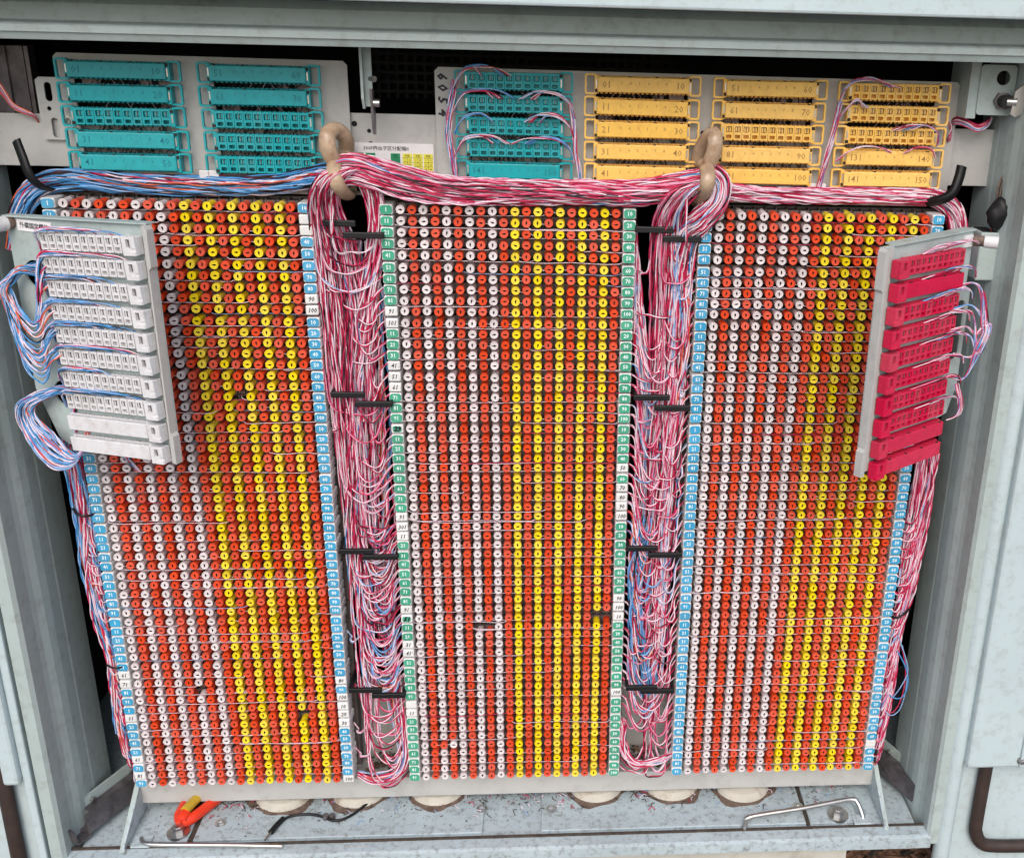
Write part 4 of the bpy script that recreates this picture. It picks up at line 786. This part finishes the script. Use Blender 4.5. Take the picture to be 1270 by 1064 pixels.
# ------------------------------------------------------------------ things on the cabinet floor
t = thing('punch_tool', 'orange and yellow hand tool lying under the left column', 'tool', (-422, 8, -797), (0, 0, math.radians(-12)))
def squash(pts, ru, rv, m): q = MB(); q.tube(smooth(pts, 3), ru, m, rv, n=12, ref=(0, 0, 1)); return q
for pts, nm in (([(-3, -16, 9), (-9, -6, 9), (-13, 14, 9), (-17, 40, 9), (-20, 66, 9)], 'handle'), ([(3, -16, 9), (9, -4, 9), (17, 18, 9), (25, 42, 9), (31, 66, 9)], 'handle')):
    n_ = len(smooth(pts, 3)); squash(pts, np.interp(np.linspace(0, 1, n_), [0, .15, .6, 1], [3, 6.2, 5.6, 4.6]), np.interp(np.linspace(0, 1, n_), [0, .15, 1], [5, 8, 7]), 'orange').build(nm, t)
squash([(0, -15, 13), (0, -11, 15), (0, -7, 16), (.5, -3, 16)], np.array([6, 8, 9, 9.5, 9, 8.5, 8, 8][:len(smooth([(0, -14, 17), (0, -6, 19), (1, 4, 19), (1.5, 9, 18)], 3))]+[8]*0) if False else 7.5, 6, 'orange').build('tool_head', t)
squash([(0, -4, 19), (2, 14, 19), (5, 40, 17), (6, 64, 15)], 6, 6.5, 'tool_y').build('grip', t)
squash([(-2, 10, 5), (1, 30, 5), (4, 64, 5)], 9, 3, 'w_dark').build('jaw', t)
pr = thing('test_lead', 'black test lead with probe lying on the cabinet floor', 'test lead', (-250, 0, -797))
mb = MB()
path = [(-314, -30), (-311, -20), (-306, -8), (-296, 5), (-280, 10), (-262, 9), (-246, 3), (-238, -2), (-226, -2), (-212, 8), (-198, 26), (-184, 42), (-170, 56)]
mb.tube(smooth([(x+250, y, 3.2) for x, y in path[2:]], 4), 1.8, 'black', n=8); mb.build('cable', pr)
mb = MB(); mb.tube(smooth([(-310+250, -22, 4), (-306+250, -10, 4), (-300+250, 3, 4)], 3), np.array([3.6]*len(smooth([(-310+250, -22, 4), (-306+250, -10, 4), (-300+250, 3, 4)], 3))), 'black', n=10); mb.build('probe_grip', pr)
mb = MB(); mb.cyl((-310+250, -22, 4), (-314+250, -34, 3.5), 1.4, 'steel'); mb.build('probe_tip', pr)
mb = MB()
for x in (-246, -238): mb.cyl((x+250, 4, 0), (x+250, 4, 7), 4, 'dark_steel', n=12)
mb.build('lead_weights', pr)
w = Wires()
for q in range(460):
    x = rng.uniform(-400, 440); y = 64-abs(rng.normal(0, 26)); y = max(y, -26)
    if rng.random() < .6: x = rng.choice((-378, -330, -250, -200, -60, 10, 60, 180, 250))+rng.normal(0, 22)
    a = rng.uniform(0, 6.28); l = rng.uniform(3, 13); z = -795.6
    w.single([(x, y, z), (x+l*math.cos(a)*.5, y+l*math.sin(a)*.5, z+rng.uniform(.3, 3)), (x+l*math.cos(a+.6), y+l*math.sin(a+.6), z)], ('w_white', 'w_red', 'w_white', 'rust', 'w_pale', 'w_black', 'brown', 'brown')[int(rng.integers(0, 8))], .55, 2)
o = w.build('wire_offcuts'); o['kind'] = 'stuff'; o['label'] = 'scattered wire offcuts on the cabinet floor'
mb = MB()
for q in range(3600):
    x = rng.uniform(-478, 470); y = 78-abs(rng.normal(0, 28)); y = max(y, -30); s = rng.uniform(.5, 2.2)
    if rng.random() < .5: x = rng.choice((-395, -372, -258, -160, -60, 10, 60, 170, 265, 390))+rng.normal(0, 20)
    a = rng.uniform(0, 3.14); c_, s_ = math.cos(a)*s, math.sin(a)*s
    mb.add([(x-c_, y-s_, -796.4), (x+s_*.6, y-c_*.6, -796.3), (x+c_, y+s_, -796.4), (x, y, -796.4+s*.5)], [(0, 1, 3), (1, 2, 3), (0, 3, 2)], 'brown' if q % 4 else 'rust')
o = mb.build('floor_grit'); o['kind'] = 'stuff'; o['label'] = 'dark grit and dust on the cabinet floor'
# dirt heaps on the channel in the two aisles
mb = MB()
for cx_ in (-172, 168):
    for q in range(170):
        x = cx_+rng.normal(0, 15); y = rng.uniform(34, 74); z = -751+abs(rng.normal(0, 3)); s = rng.uniform(1, 5); a = rng.uniform(0, 6.28); b = rng.uniform(-.6, .6)
        d1 = np.array((math.cos(a), math.sin(a), b))*s; d2 = np.array((-math.sin(a), math.cos(a), rng.uniform(-.6, .6)))*s*.6; p = np.array((x, y, z+1))
        if abs(x-cx_) < 30: mb.add([p-d1, p+d2, p+d1, p-d2], [(0, 1, 2, 3)], ('brown', 'leaf', 'brown', 'rust', 'mod_pink')[int(rng.integers(0, 5))])
o = mb.build('channel_debris'); o['kind'] = 'stuff'; o['label'] = 'dirt and leaf crumbs lying on the bottom channel between the columns'
# dead leaves below the open corner
mb = MB()
for q in range(420):
    x = rng.uniform(438, 660); y = rng.uniform(-120, 58); z = -902+rng.uniform(0, 22); s = rng.uniform(8, 24); a = rng.uniform(0, 6.28)
    d1 = np.array((math.cos(a), math.sin(a), rng.uniform(-.5, .5)))*s; d2 = np.array((-math.sin(a), math.cos(a), rng.uniform(-.4, .4)))*s*.4; p = np.array((x, y, z)); up = np.array((0, 0, s*.2))
    mb.add([p-d1, p-d1*.3+d2, p+d1*.4+d2*.8, p+d1+up, p+d1*.4-d2*.8, p-d1*.3-d2], [(0, 1, 2, 3), (0, 3, 4, 5)], 'leaf' if q % 4 else 'brown')
o = mb.build('leaf_litter'); o['kind'] = 'stuff'; o['label'] = 'brown dead leaves on the ground below the cabinet'
